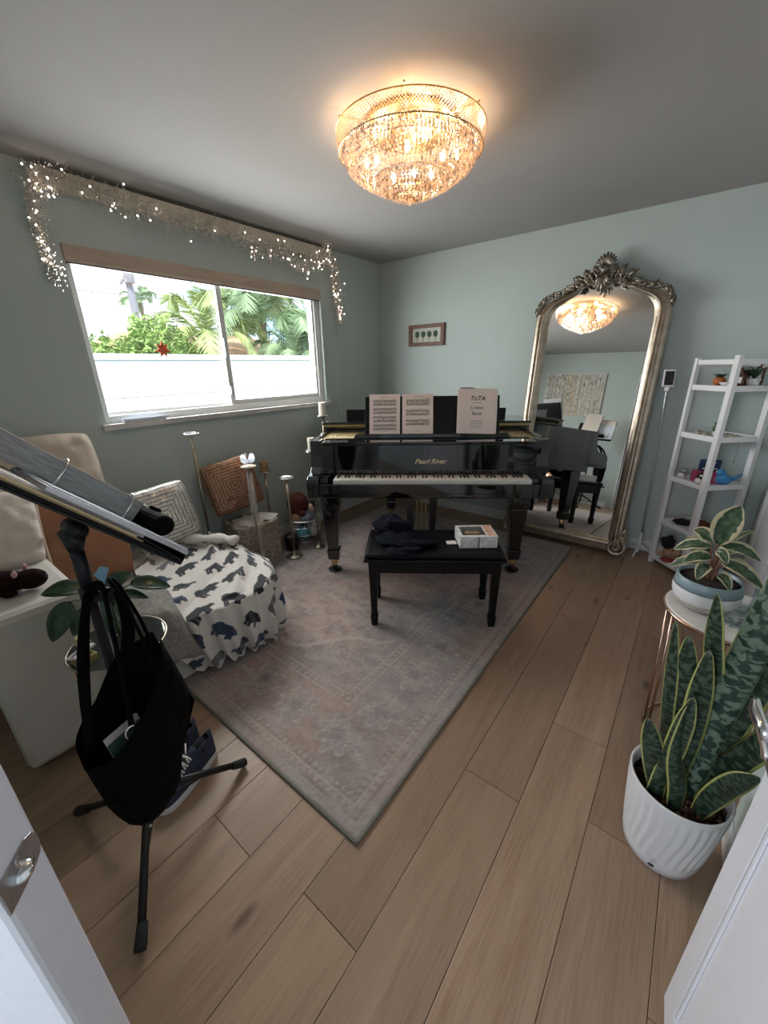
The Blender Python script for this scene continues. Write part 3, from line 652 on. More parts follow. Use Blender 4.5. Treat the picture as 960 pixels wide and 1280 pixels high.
# ------------------------------------------------------------------ bench, hoodie, box
bth = math.radians(34.8)
bn = E_('piano_bench', (1.765, -1.79, RZ), 'black leather topped piano bench with square tapered legs in front of the piano', 'bench', rz=bth)
B(G().bb(-.395, .395, -.19, .19, .432, .448), 'bench_top_board', 'satinblack', bn, bevel=.004)
pg, puv = G(), None
B(G().bb(-.385, .385, -.182, .182, .448, .482), 'seat_cushion', 'leatherblack', bn, bevel=.014)
B(G().bb(-.365, .365, -.165, -.147, .355, .432).bb(-.365, .365, .147, .165, .355, .432).bb(-.365, -.347, -.147, .147, .355, .432).bb(.347, .365, -.147, .147, .355, .432), 'apron', 'satinblack', bn, bevel=.002)
for x in (-.345, .345):
    for y in (-.145, .145):
        B(G().taper((x, y, .07), .034, (x, y, .432), .052).taper((x, y, .0), .036, (x, y, .07), .046), 'leg', 'satinblack', bn, bevel=.003)
def bw(u, v, z): return (1.765+u*math.cos(bth)-v*math.sin(bth), -1.79+u*math.sin(bth)+v*math.cos(bth), RZ+z)
def heap():
    g_ = G(); n = 70
    # folded upper bundle and a lower spill that reaches the front edge
    def blob(c, r, seed, fr=3.2, amp=.16):
        def fn(p_):
            a = math.atan2(p_.y, p_.x); return 1+amp*math.sin(a*2+p_.z*4+seed)+.12*fb(p_.x*fr+seed, p_.z*fr+p_.y*2.3+seed, 3)*2+.05*math.sin(p_.z*16+a*3+seed)
        g_.sph(c, r, 44, 26, fn=fn)
    blob((-.235, .055, .555), (.105, .085, .062), 1); blob((-.20, -.04, .515), (.125, .095, .035), 4, amp=.2); blob((-.11, -.06, .505), (.10, .07, .022), 8, 4, .25); blob((-.17, -.155, .495), (.085, .05, .022), 12, 4, .2)
    g_.v = [(x, y, max(z, .4835)) if y > -.188 else (x, y, z) for x, y, z in g_.v]
    o = B(g_, 'folded_hoodie', 'hoodie', smooth=True, loc=(1.765, -1.79, RZ), rot=(0, 0, bth))
    meta(o, 'crumpled dark navy knit hoodie heaped on the left of the piano bench', 'clothing')
heap()
bx = E_('bakery_box', bw(.245, -.015, .4835), 'white speckled cardboard box with a clear window lid on the bench', 'box', rz=bth+.06)
B(G().bb(-.105, .105, -.085, .085, 0, .004).bb(-.105, .105, -.085, -.083, 0, .068).bb(-.105, .105, .083, .085, 0, .068).bb(-.105, -.103, -.085, .085, 0, .068).bb(.103, .105, -.085, .085, 0, .068), 'box_body', 'speckle', bx, bevel=.001)
B(G().bb(-.105, -.088, -.085, .085, .068, .071).bb(.045, .105, -.085, .085, .068, .071).bb(-.088, .045, -.085, -.062, .068, .071).bb(-.088, .045, .065, .085, .068, .071), 'box_lid', 'speckle', bx)
B(G().bb(-.088, .045, -.062, .065, .069, .070), 'film_window', 'pane', bx)
B(G().bb(.052, .098, -.075, .078, .0712, .0718), 'lid_label', mat('peach_label', (.72, .42, .33), .6, nscale=60, namt=.35), bx)
B(G().bb(-.004, .004, -.0865, -.085, .002, .07), 'tape', 'graycloth', bx)
for i, (x, y) in enumerate(((-.03, -.03), (-.015, .03))):
    meta(B(G().box((0, 0, .012), (.085, .042, .036)), 'wrapped_bar', mat('tan_wrap', (.55, .40, .23), .6, nscale=40, namt=.3), bevel=.004, loc=bw(.245+x, -.015+y, .4975+.006), rot=(0, 0, bth)), ('tan wrapped bar nearer the front inside the white box', 'tan wrapped bar nearer the back inside the white box')[i], 'sweet', 'wrapped bars in the box')
meta(B(G().bb(-.028, .028, -.022, .022, 0, .005), 'folded_note', 'paper', bevel=.001, loc=bw(.105, -.03, .4835), rot=(0, 0, bth+.1)), 'small gray folded note lying left of the white box on the bench', 'note')

# ------------------------------------------------------------------ chandelier
def chandelier():
    c = E_('crystal_chandelier', (1.623, -1.835, H), 'round flush crystal chandelier glowing warm on the ceiling', 'chandelier')
    B(G().lathe([(.20, 0), (.20, -.02), (.0, -.02)], n=40), 'ceiling_plate', 'brass', c)
    for z, r in ((-.034, .321), (-.104, .312)): B(G().tube([(r*math.cos(a), r*math.sin(a), z) for a in [2*PI*k/72 for k in range(72)]], .0026, 6, closed=True), 'frame_ring', 'brass', c)
    sp = G()
    for k in range(6): a = PI*k/3; sp.tube([(.0, 0, -.018), (.322*math.cos(a), .322*math.sin(a), -.022)], .004, 5)
    B(sp, 'frame_spokes', 'oldbrass', c)
    g_ = G()
    for k in range(150):
        for j in range(11):
            a = 2*PI*(k+.5*(j % 2))/150; r = .320-.006*j/10; g_.octa((r*math.cos(a), r*math.sin(a), -.038-j*.0065), .0043, .0042)
    B(g_, 'bead_band', 'crystal', c, kind='stuff')
    dk = G(); g_ = G(); tiers = [(.294, -.110), (.289, -.127), (.277, -.145), (.256, -.162), (.230, -.179), (.200, -.195), (.167, -.211), (.132, -.227), (.094, -.243), (.05, -.260)]
    for i, (r, z) in enumerate(tiers):
        n = max(6, int(2*PI*r/.0155))
        for k in range(n):
            a = 2*PI*(k+.5*(i % 2))/n; rr = r+random.uniform(-.003, .003)
            zz = z+random.uniform(-.003, .003)
            (dk if random.random() < .38 else g_).octa((rr*math.cos(a), rr*math.sin(a), zz), .0078, .0120); dk.octa((rr*math.cos(a+.01), rr*math.sin(a+.01), zz+.015), .0045, .006); g_.octa((rr*.965*math.cos(a+.02), rr*.965*math.sin(a+.02), zz-.008), .0055, .009)
    for r, z in tiers[::2]: dk.tube([(r*math.cos(a), r*math.sin(a), z+.016) for a in [2*PI*k/48 for k in range(48)]], .0022, 4, closed=True)
    B(dk, 'amber_drops', 'smoky', c, kind='stuff')
    g_.octa((0, 0, -.278), .012, .016)
    B(g_, 'crystal_drops', 'crystal', c, kind='stuff')
    bu = None
    for k in range(10):
        a = 2*PI*k/10+.2; r = .215 if k % 2 else .15; z = -.085 if k % 2 else -.13
        if bu is None: o = bu = B(G().lathe([(0, -.028), (.010, -.018), (.012, -.004), (.008, .010), (.007, .012)], n=10), 'bulb', 'lampglow', c, smooth=True)
        else: o = cpart(bu, c)
        o.location = (r*math.cos(a), r*math.sin(a), z)
    for k in range(5):
        a = 2*PI*k/5+.5; o = light('POINT', 'chandelier_lamp', (1.623+.17*math.cos(a), -1.835+.17*math.sin(a), H-.09), 1.1, (1, .70, .45), .03)
    for k in range(6):
        a = 2*PI*k/6; light('POINT', 'chandelier_upper_lamp', (1.623+.27*math.cos(a), -1.835+.27*math.sin(a), H-.045), .22, (1, .50, .18), .02)
chandelier()

# ------------------------------------------------------------------ floor mirror
def floor_mirror():
    al = math.radians(6)
    m = E_('floor_mirror', (2.13, -.235, .0), 'tall arched silver gilt mirror with carved crest leaning on the back wall', 'mirror', rot=(-al, 0, 0))
    # local: x across, z up, front towards -y
    hw = .455
    def arch(w, zb, zs, ztop):   # closed outline: bottom-left, up, arched shoulders to the top
        pts = [(-w, zb), (-w, zs)]
        # shoulder curve: rounded corner, small shoulder, then ogee up to the crown
        sh = [(-w, zs), (-w+.012, zs+.07), (-w+.05, zs+.125), (-w*.68, zs+.165), (-w*.46, zs+.21), (-w*.27, zs+.275), (-w*.12, ztop-.012), (0, ztop)]
        c_ = curve([(x, z, 0) for x, z in sh], 22); pts = [(-w, zb)]+[(q.x, q.y) for q in c_]
        return pts+[(-x, z) for x, z in pts[::-1][1:]]
    outer = arch(.455, .03, 1.78, 2.10); 
    def inset(w): return arch(.455-w, .03+w, 1.78-.25*w, 2.10-w*1.05)
    steps = [(0, .0), (0, -.045), (.012, -.062), (.03, -.066), (.042, -.05), (.052, -.052), (.066, -.070), (.078, -.066), (.088, -.045), (.098, -.040), (.102, -.022)]
    n = len(outer); v = []
    for w, y in steps: v += [(x, y, z) for x, z in inset(w)]
    f = [(i*n+k, i*n+(k+1) % n, (i+1)*n+(k+1) % n, (i+1)*n+k) for i in range(len(steps)-1) for k in range(n)]
    B(G().add(v, f), 'frame', 'champ', m, smooth=False)
    gi = inset(.100); B(G().add([(x, -.026, z) for x, z in gi]+[(x, -.004, z) for x, z in gi], [tuple(range(n)), tuple(range(2*n-1, n-1, -1))]), 'mirror_glass', 'mirror', m)
    # carved ornaments
    def scroll(c, r, turns, s=1, rad=.012, a0=0, y=-.07, flip=1):
        P = []
        for i in range(26):
            t = i/25; a = a0+s*turns*2*PI*t; rr = r*(1-.85*t); P.append((c[0]+flip*rr*math.cos(a), y-.012*t, c[1]+rr*math.sin(a)))
        return G().tube(P, [rad*(1-.45*i/25) for i in range(26)], 7)
    def acanth(c, d, L, w, y=-.072, lobes=4):
        g_ = G(); d = Vector((d[0], 0, d[1])).normalized(); s_ = Vector((-d.z, 0, d.x)); c = Vector((c[0], y, c[1]))
        for side in (-1, 0, 1):
            for k in range(lobes if side else 1):
                b = c+d*L*(k/lobes*.7 if side else 0); e = b+(d*(.45 if side else 1)+s_*side*.42)*(L*.5 if side else L)*(1-.15*k)
                mid = b.lerp(e, .5)+Vector((0, -.016, 0))+s_*side*w*.2
                g_.tube([b, mid, e+Vector((0, .004, 0))], [w*.20, w*.30, w*.05], 6)
        return g_
    cr_ = G()
    # central shell crown
    for k in range(-4, 5):
        a = PI/2+k*.24; L = .105-.006*abs(k); cr_.tube([(0+.02*math.cos(a), -.085, 2.095+.02*math.sin(a)), (L*.6*math.cos(a), -.10, 2.095+L*.6*math.sin(a)), (L*math.cos(a), -.082, 2.095+L*math.sin(a))], [.008, .013, .006], 6)
    cr_.sph((0, -.095, 2.088), (.026, .02, .026), 12, 8)
    for k in range(-3, 4):
        a = -PI/2+k*.30; L = .115-.014*abs(k); cr_.tube([(0, -.088, 2.06), (L*.6*math.cos(a), -.10, 2.05+L*.6*math.sin(a)), (L*math.cos(a), -.085, 2.05+L*math.sin(a))], [.009, .014, .006], 6)
    B(cr_, 'crest_shell', 'orn', m, smooth=True)
    for s in (-1, 1):
        o = G()
        for q in (scroll((s*.085, 2.035), .048, 1.3, s, .013, PI/2 if s > 0 else PI/2, flip=1), scroll((s*.155, 2.015), .042, 1.2, -s, .012, 0), scroll((s*.05, 2.085), .03, 1.1, s, .009, 0)): o.add(q.v, q.f)
        for c_, d_, L, w in (((s*.10, 2.05), (s*.5, .8), .075, .05), ((s*.15, 2.03), (s*.8, .45), .075, .05), ((s*.19, 1.995), (s*1, -.1), .085, .045), ((s*.12, 2.0), (s*.8, -.5), .06, .04), ((s*.05, 2.07), (s*.4, .9), .07, .04)): q = acanth(c_, d_, L, w); o.add(q.v, q.f)
        B(o, 'crest_scroll', 'orn', m, smooth=True)
        o = G()
        path = [(.235, 1.985), (.285, 1.965), (.335, 1.955), (.375, 1.940), (.41, 1.915), (.437, 1.875), (.447, 1.83)]
        for i, (x, z) in enumerate(path[:-1]):
            nx_, nz_ = path[i+1]; q = acanth((s*x, z), (s*(nx_-x), nz_-z), .062, .042, y=-.06, lobes=3); o.add(q.v, q.f)
            if i % 2 == 0: q = scroll((s*(x+.01), z+.006), .022, 1.1, s, .008, PI/2, y=-.06); o.add(q.v, q.f)
        B(o, 'shoulder_carving', 'orn', m, smooth=True)
        o = G()
        for q in (scroll((s*.420, .082), .074, 1.7, -s, .019, PI/2, y=-.068), scroll((s*.448, .155), .034, 1.2, s, .011, -PI/2, y=-.066)): o.add(q.v, q.f)
        for c_, d_, L, w in (((s*.45, .11), (s*.1, 1), .10, .045), ((s*.455, .17), (s*.12, 1), .09, .038), ((s*.43, .10), (-s*.3, 1), .08, .035)): q = acanth(c_, d_, L, w); o.add(q.v, q.f)
        B(o, 'corner_scroll', 'champ', m, smooth=True)
    B(G().bb(-.44, .44, -.0035, 0, .05, 1.9), 'backing', 'woodbrown', m)
floor_mirror()

# ------------------------------------------------------------------ pictures
pc = E_('framed_picture', (.585, -.001, 1.748), 'small brown wood framed print of four trees on the back wall', 'picture')
B(G().bb(-.205, .205, -.022, 0, .065, .098).bb(-.205, .205, -.022, 0, -.098, -.065).bb(-.205, -.165, -.022, 0, -.065, .065).bb(.165, .205, -.022, 0, -.065, .065), 'frame', 'woodbrown', pc, bevel=.003)
B(G().bb(-.17, .17, -.010, -.004, -.07, .07), 'print', mat('aged_paper', (.52, .53, .45), .8, nscale=12, namt=.12), pc)
tm = mat('painted_tree_green', (.05, .085, .06), .8, nscale=90, namt=.4)
for i, x in enumerate((-.105, -.035, .035, .105)):
    B(G().sph((x, -.011, .008), (.026, .0012, .030), 14, 8, fn=lambda p_: 1+.2*fb(p_.x*4+i*3, p_.z*4, 2)).bb(x-.0022, x+.0022, -.0115, -.010, -.058, .0), 'printed_tree', tm, pc)
cv = E_('canvas_painting', (1.15, -3.999, 1.775), 'wide canvas painting of a birch forest on the front wall', 'painting')
def canvas():
    nx, nz = 120, 80; X, Z = np.meshgrid(np.linspace(-.45, .45, nx), np.linspace(-.33, .33, nz))
    n = fbm(X*22+5, Z*22, 3); base_ = np.array((.60, .58, .50))[None, None]*np.ones((nz, nx, 1)); base_ = base_*(.5+n[..., None])
    warm = np.exp(-(X/.16)**2)[..., None]; base_ = base_*(1-warm*.7)+np.array((.62, .45, .24))*warm*.7*(.7+.6*n[..., None])
    for c_, w in ((-.38, .02), (-.30, .03), (-.2, .03), (-.12, .018), (-.03, .02), (.05, .035), (.14, .028), (.22, .018), (.31, .03), (.4, .02)):
        mk = (np.abs(X-c_-.01*np.sin(Z*5+c_*30)) < w)[..., None]; base_ = np.where(mk, np.array((.60, .56, .50))*(.75+.4*n[..., None]), base_)
        mk = (np.abs(np.abs(X-c_-.01*np.sin(Z*5+c_*30))-w) < .004)[..., None]; base_ = np.where(mk, .28, base_)
    sp = (fbm(X*60, Z*60, 2) > .74)[..., None]; base_ = np.where(sp, .1, base_)
    g_ = G(); g_.v = [(float(a), .028, float(b)) for a, b in zip(X.ravel(), Z.ravel())]
    idx = np.arange(nx*nz).reshape(nz, nx); g_.f = [tuple(q) for q in np.stack([idx[:-1, :-1], idx[1:, :-1], idx[1:, 1:], idx[:-1, 1:]], -1).reshape(-1, 4).tolist()]
    o = B(g_, 'painted_canvas', vmat('canvas_paint', .8), cv); vcol(o.data, base_.reshape(-1, 3))
    B(G().bb(-.455, .455, 0, .027, -.335, .335), 'stretcher', 'paper', cv)
canvas()

# ------------------------------------------------------------------ tripod screen stand
ph = E_('tablet_stand', (2.695, -.115, 0), 'thin white tripod floor stand holding a small dark screen right of the mirror', 'stand')
B(G().tube([(0, 0, .09), (0, 0, .19)], .012, 10).tube([(0, 0, .02), (0, 0, .09)], .010, 10), 'tripod_hub', 'white', ph)
for a in (-100, 20, 140):
    a = math.radians(a); B(G().tube([(0, 0, .085), (.105*math.cos(a), .105*math.sin(a), .012)], .010, 8, flat=.6), 'tripod_leg', 'white', ph)
B(G().tube([(0, 0, .19), (-.045, .0, 1.27)], .0045, 8), 'pole', 'silver', ph)
B(G().bb(-.058, -.030, -.02, .012, 1.265, 1.30), 'clamp', 'white', ph, bevel=.004)
sc = B(G().bb(-.037, .037, -.006, .006, -.058, .058), 'tablet', 'white', ph, bevel=.004, loc=(-.045, -.014, 1.352), rot=(-.12, 0, .45))
B(G().bb(-.028, .028, -.0075, -.006, -.046, .046), 'screen', 'screen', sc)

# ------------------------------------------------------------------ corner shelf
def shelf():
    s = E_('ladder_shelf', (2.98, -.23, 0), 'white wooden ladder shelf standing cornerwise right of the mirror', 'shelf')
    o = Vector((2.98, -.23, 0))
    bot = [Vector(p)-o for p in ((2.795, -.20, 0), (2.99, -.395, 0), (3.20, -.20, 0), (3.005, -.035, 0))]; top = [Vector(p)-o for p in ((2.790, -.19, 1.48), (2.985, -.375, 1.49), (3.19, -.19, 1.47), (2.995, -.03, 1.46))]
    ang = -.89
    for a, b, w in zip(bot, top, (.026, .040, .040, .026)):
        g_ = G().taper((0, 0, 0), (w, .028), (0, 0, 1), (w*.9, .028)); R = Matrix.Rotation(ang, 3, 'Z')
        g_.v = [tuple(R@Vector((x, y, 0))+a.lerp(b, z)) for x, y, z in g_.v]
        B(g_, 'leg', 'white', s, bevel=.002)
    lv = (.065, .355, .685, 1.0, 1.31)
    for z in lv:
        P = [a.lerp(b, z/1.48) for a, b in zip(bot, top)]; Q = [p_.lerp((P[0]+P[2])/2, .02) for p_ in P]
        B(G().prism([(p_.x, p_.y) for p_ in Q], z-.028, z), 'shelf_board', 'white', s, bevel=.002)
        for i, j in ((0, 1), (1, 2), (2, 3), (3, 0)):
            if z < 1.3 or True:
                a, b = P[i], P[j]; d = (b-a); L = d.length; an = math.atan2(d.y, d.x)
                B(G().box(((a.x+b.x)/2, (a.y+b.y)/2, z-.012), (L, .016, .034), (0, 0, an)), 'shelf_rail', 'white', s, bevel=.002)
    for i, j, z in ((0, 1, 1.455), (1, 2, 1.455), (2, 3, 1.44), (3, 0, 1.44)):
        a, b = top[i], top[j]; d = (b-a); B(G().box(((a.x+b.x)/2, (a.y+b.y)/2, z-.002), (d.length, .016, .030), (0, 0, math.atan2(d.y, d.x))), 'top_rail', 'white', s, bevel=.002)
    B(G().tube([(bot[3].lerp(top[3], .3)), (bot[3].lerp(top[3], .32))], .002, 4), 'peg', 'white', s)
shelf()
def at(u, v, z):   # u along the front face from the left leg to the front leg, v along the side to the right leg
    a = Vector((2.80, -.20)); b = Vector((2.99, -.385)); c = Vector((3.19, -.195)); p = a+(b-a)*u+(c-b)*v; return (p.x, p.y, z)
pk = E_('pumpkin_planter', at(.52, .12, 1.31), 'small orange pumpkin pot with a succulent on the top shelf', 'planter')
B(G().sph((0, 0, .030), (.036, .036, .028), 24, 12, fn=lambda p_: 1-.08*abs(math.cos(4*math.atan2(p_.y, p_.x)))), 'pot', 'orange', pk, smooth=True)
for k in range(11): a = k*2.4; r = .02*math.sqrt(k/11); leaf([(r*math.cos(a), r*math.sin(a), .052), ((r+.022)*math.cos(a), (r+.022)*math.sin(a), .074)], .014, (-math.cos(a), -math.sin(a), 1), n=6, nu=3, parent=pk, m='hoya')
ab = E_('amber_bottle', at(.78, .30, 1.31), 'short brown glass bottle behind the bowl on the top shelf', 'bottle')
B(G().lathe([(.03, 0), (.034, .01), (.034, .06), (.018, .085), (.018, .11), (0, .11)], n=20), 'bottle_body', 'amber', ab, smooth=True)
B(G().bb(-.018, .018, -.036, -.034, .02, .055), 'bottle_label', 'paper', ab)
am = meta(B(G().bb(-.02, .02, -.013, .013, 0, .095).bb(-.034, .034, -.013, .013, .06, .095), 'wooden_block', 'amber', bevel=.003, loc=at(.70, .55, 1.31), rot=(0, 0, .4)), 'dark brown block ornament at the back of the top shelf', 'ornament')
meta(B(G().lathe([(.02, 0), (.03, .006), (.048, .026), (.045, .026), (.02, .008)], n=20), 'small_dish', 'potwhite', smooth=True, loc=at(.82, .06, 1.31)), 'small white dish at the front of the top shelf', 'dish')
tp = E_('spiky_plant', at(.85, .62, 1.31), 'dark spiky houseplant in a pale pot on the right of the top shelf', 'plant')
B(G().lathe([(.028, 0), (.036, .045), (.032, .045), (.03, .038), (0, .038)], n=18), 'pot', 'speckle', tp, smooth=True)
for k in range(26):
    a = k*2.4; L = random.uniform(.05, .10); e = random.uniform(.1, .9); leaf([(0, 0, .035), (.5*L*math.cos(a)*e, .5*L*math.sin(a)*e, .035+L*.6), (L*math.cos(a)*e*1.3, L*math.sin(a)*e*1.3, .035+L*.85)], .010, (-math.cos(a), -math.sin(a), .6), n=7, nu=3, parent=tp, m='hoya')
pf = E_('small_photo_frame', at(.75, .95, 1.31), 'tiny framed picture standing at the back of the top shelf', 'picture')
B(G().bb(-.03, .03, -.004, .004, .10, .15).bb(-.004, .004, -.002, .012, 0, .10), 'frame', 'woodbrown', pf, rot=(0, 0, .5)); B(G().bb(-.024, .024, -.006, -.004, .105, .145), 'photo', 'speckle', pf, rot=(0, 0, .5))
meta(B(G().lathe([(.02, 0), (.028, .01), (.03, .05), (.02, .062), (.02, .07), (0, .07)], n=16), 'glass_jar', 'jarglass', smooth=True, loc=at(.98, .80, 1.31)), 'little clear glass jar at the right end of the top shelf', 'jar')
mt = E_('succulent_pot', at(.68, .25, 1.0), 'small round leafed succulent in a pale pot on the second shelf', 'planter')
B(G().lathe([(.02, 0), (.027, .028), (.023, .028), (0, .022)], n=16), 'pot', 'potwhite', mt, smooth=True)
for x, y, z in ((-.012, 0, .05), (.012, .006, .058), (.0, -.01, .066), (-.006, .01, .075)): B(G().sph((x, y, z), (.018, .006, .018), 10, 6), 'pad', mat('green_pad', (.07, .16, .05), .5), mt, smooth=True)
g_ = G()
for k in range(46):
    u_, v_ = random.uniform(.12, .95), random.uniform(.05, .75)
    if abs(u_-.68) < .14 and abs(v_-.25) < .18: continue
    p_ = Vector(at(u_, v_, 1.001))-Vector(at(.5, .3, 1.0)); r = random.uniform(.010, .018); g_.sph((p_.x, p_.y, r*.45), (r, r*.8, r*.5), 7, 5, rot=(0, 0, random.uniform(0, 3)))
meta(B(g_, 'pebbles', mat('mottled_pebbles', (.38, .34, .27), .6, nscale=50, namt=.5), loc=at(.5, .3, 1.0), smooth=True), 'gray and white pebbles strewn over the second shelf', 'pebbles', kind='stuff')
meta(B(G().tube([(0, 0, 0), (.002, 0, -.05), (-.002, 0, -.10)], .002, 5).octa((0, 0, -.11), .006, .012), 'hanging_charm', 'oldbrass', loc=(3.10, -.325, .965)), 'little dark charm hanging from the second shelf', 'charm')
mb = E_('magenta_box', at(.62, .35, .685), 'magenta gift box under the navy card on the middle shelf', 'box', rz=.35)
B(G().bb(-.075, .075, -.04, .04, 0, .075), 'box_body', 'magenta', mb, bevel=.002)
nc = E_('navy_card', Vector(at(.62, .35, .685+.076)), 'navy card standing on the magenta box', 'card', rz=.35)
B(G().bb(-.05, .065, -.004, .02, 0, .075), 'card_body', 'navy', nc, bevel=.001)
g_ = G().bb(-.02, .035, -.0055, -.004, .055, .060).bb(-.01, .02, -.0055, -.004, .038, .042).bb(-.035, .05, -.0055, -.004, .014, .021); B(g_, 'printed_lines', 'paper', nc)
def bird(nm, loc, body, belly, lab, s=1, rz=0, head='grayplush', tail=True):
    b = E_(nm, loc, lab, 'plush toy', rz=rz)
    B(G().sph((0, 0, .032*s), (.040*s, .030*s, .032*s), 18, 12), 'body', body, b, smooth=True); B(G().sph((.012*s, -.012*s, .028*s), (.032*s, .024*s, .026*s), 16, 10), 'belly', belly, b, smooth=True)
    h = B(G().sph((.018*s, -.006*s, .073*s), (.024*s, .022*s, .022*s), 16, 10), 'head', head, b, smooth=True)
    B(G().sph((.034*s, -.013*s, .074*s), (.010*s, .012*s, .011*s), 10, 6), 'face', belly, h, smooth=True); B(G().taper((.045*s, -.012*s, .066*s), .006*s, (.052*s, -.014*s, .070*s), .001*s), 'beak', 'ink', h)
    B(G().sph((.038*s, -.022*s, .079*s), .0035*s, 8, 6), 'eye', 'ink', h)
    if tail: B(G().tube([(-.03*s, .0, .035*s), (-.055*s, .008*s, .05*s), (-.08*s, .01*s, .075*s)], [.014*s, .010*s, .004*s], 8, flat=.5), 'tail', body, b, smooth=True)
bird('plush_bird', at(.22, .04, .685), 'grayplush', 'whiteplush', 'gray and white plush bird at the left of the middle shelf', .85, -.7)
bird('plush_bird', at(.80, .02, .685), 'blackplush', 'whiteplush', 'dark capped white plush bird beside the front leg on the middle shelf', .9, -1.2, 'blackplush')
bird('plush_bird', at(.92, .52, .685), 'blue', 'tanplush', 'bright blue plush bird on the right of the middle shelf', 1.1, 3.4, 'blue')
def lump(nm, loc, r, m, lab, seed=0, cat='clothing', amp=.35):
    return meta(B(G().sph((0, 0, r[2]*.8), r, 26, 14, fn=lambda p_: 1+amp*fb(p_.x*2.6+seed, p_.y*2.6+p_.z*2+seed, 3)*2), nm, m, smooth=True, loc=loc), lab, cat)
lump('scarf', at(.45, .2, .355), (.06, .045, .022), 'blackplush', 'black crumpled cloth on the left of the fourth shelf', 1)
lump('mitten', at(.80, .45, .355), (.06, .05, .03), 'maroonplush', 'dark brown crumpled cloth on the right of the fourth shelf', 3)
meta(B(G().bb(-.07, .07, -.05, .05, 0, .012), 'notebook', 'tanplush', bevel=.002, loc=at(.35, .45, .355), rot=(0, 0, .3)), 'flat tan notebook at the back of the fourth shelf', 'book')
def teddy(loc, body, dark, lab, s, rz):
    b = E_('plush_dog', loc, lab, 'plush toy', rz=rz)
    B(G().sph((0, 0, .035*s), (.05*s, .035*s, .035*s), 18, 12), 'body', body, b, smooth=True); h = B(G().sph((.05*s, -.01*s, .055*s), (.028*s, .027*s, .025*s), 16, 10), 'head', body, b, smooth=True)
    for y in (-.028, .022): B(G().sph((.045*s, y*s, .055*s), (.012*s, .007*s, .022*s), 8, 6), 'ear', dark, h, smooth=True)
    for x, y in ((.04, -.03), (.04, .03), (-.035, -.03), (-.035, .03)): B(G().sph((x*s, y*s, .012*s), (.022*s, .012*s, .012*s), 10, 6), 'paw', body, b, smooth=True)
    B(G().sph((.078*s, -.01*s, .052*s), .006*s, 8, 6), 'nose', 'ink', h, smooth=True)
teddy(at(.28, .25, .065), 'tanplush', 'maroonplush', 'tan plush dog lying on the bottom shelf', 1.25, -.8)
lump('black_plush', at(.18, .2, .065+.075), (.045, .045, .05), 'blackplush', 'black plush toy stacked on the bottom shelf', 5, 'plush toy')
lump('red_cloth', at(.52, .02, .065), (.06, .03, .016), 'redplush', 'red cloth on the front of the bottom shelf', 7)
teddy(at(.75, .4, .065), 'whiteplush', 'tanplush', 'pale plush dog at the right of the bottom shelf', 1.3, 2.4)

# ------------------------------------------------------------------ right side table and plants
T2 = Vector((3.09, -1.915, 0))
t2 = E_('round_side_table', T2, 'round marble topped side table with copper legs under the variegated plant', 'table')
B(G().lathe([(.192, .582), (.196, .586), (.196, .597), (.192, .60), (0, .60)], n=56), 'marble_top', 'marble', t2, smooth=False)
B(G().tube([(.198*math.cos(a), .198*math.sin(a), .589) for a in [2*PI*k/56 for k in range(56)]], .006, 8, closed=True), 'top_rim', 'copper', t2, smooth=True)
B(G().tube([(.165*math.cos(a), .165*math.sin(a), .006) for a in [2*PI*k/48 for k in range(48)]], .006, 8, closed=True), 'base_ring', 'copper', t2, smooth=True)
for a in (-165, -150, -45, -30, 75, 90): a = math.radians(a); B(G().tube([(.188*math.cos(a), .188*math.sin(a), .585), (.165*math.cos(a), .165*math.sin(a), .008)], .005, 8), 'leg', 'copper', t2, smooth=True)
bp = E_('bowl_planter', (3.005, -1.91, .6005), 'white bowl planter with blue gray rim holding a variegated plant', 'planter')
B(G().lathe([(0, 0), (.066, .0), (.080, .008), (.093, .028), (.098, .040)], n=48), 'lower_glaze', mat('beige_glaze', (.44, .40, .36), .35), bp, smooth=True)
B(G().lathe([(.098, .040), (.1025, .055), (.1035, .072), (.103, .082)], n=48, cap=False), 'bowl', 'potwhite', bp, smooth=True)
B(G().lathe([(.103, .082), (.100, .100), (.097, .118), (.094, .122), (.091, .118), (.092, .100), (.0, .098)], n=48), 'rim_glaze', mat('blue_gray_glaze', (.20, .27, .30), .35), bp, smooth=True)
B(G().lathe([(.091, .106), (.05, .112), (0, .114)], n=32), 'soil', 'soil', bp, smooth=True)
b0 = Vector((3.005, -1.91, .6005))
def pep(tip, root, w, face=(0, -.5, .8), mid=None, m='varieg'):
    t = Vector(tip)-b0; r = Vector(root)-b0; base_ = Vector((r.x*.3, r.y*.3+.0, .11))
    st_ = B(G().tube(curve([base_, base_.lerp(r, .55)+Vector((0, 0, .015)), r], 8), .0032, 6), 'stem', 'stem2', bp, smooth=True)
    md = r.lerp(t, .5)+Vector((0, 0, .014)) if mid is None else Vector(mid)-b0
    leaf([r, md, t], w, face, m=m, parent=bp, cup=.18, nu=7, n=16)
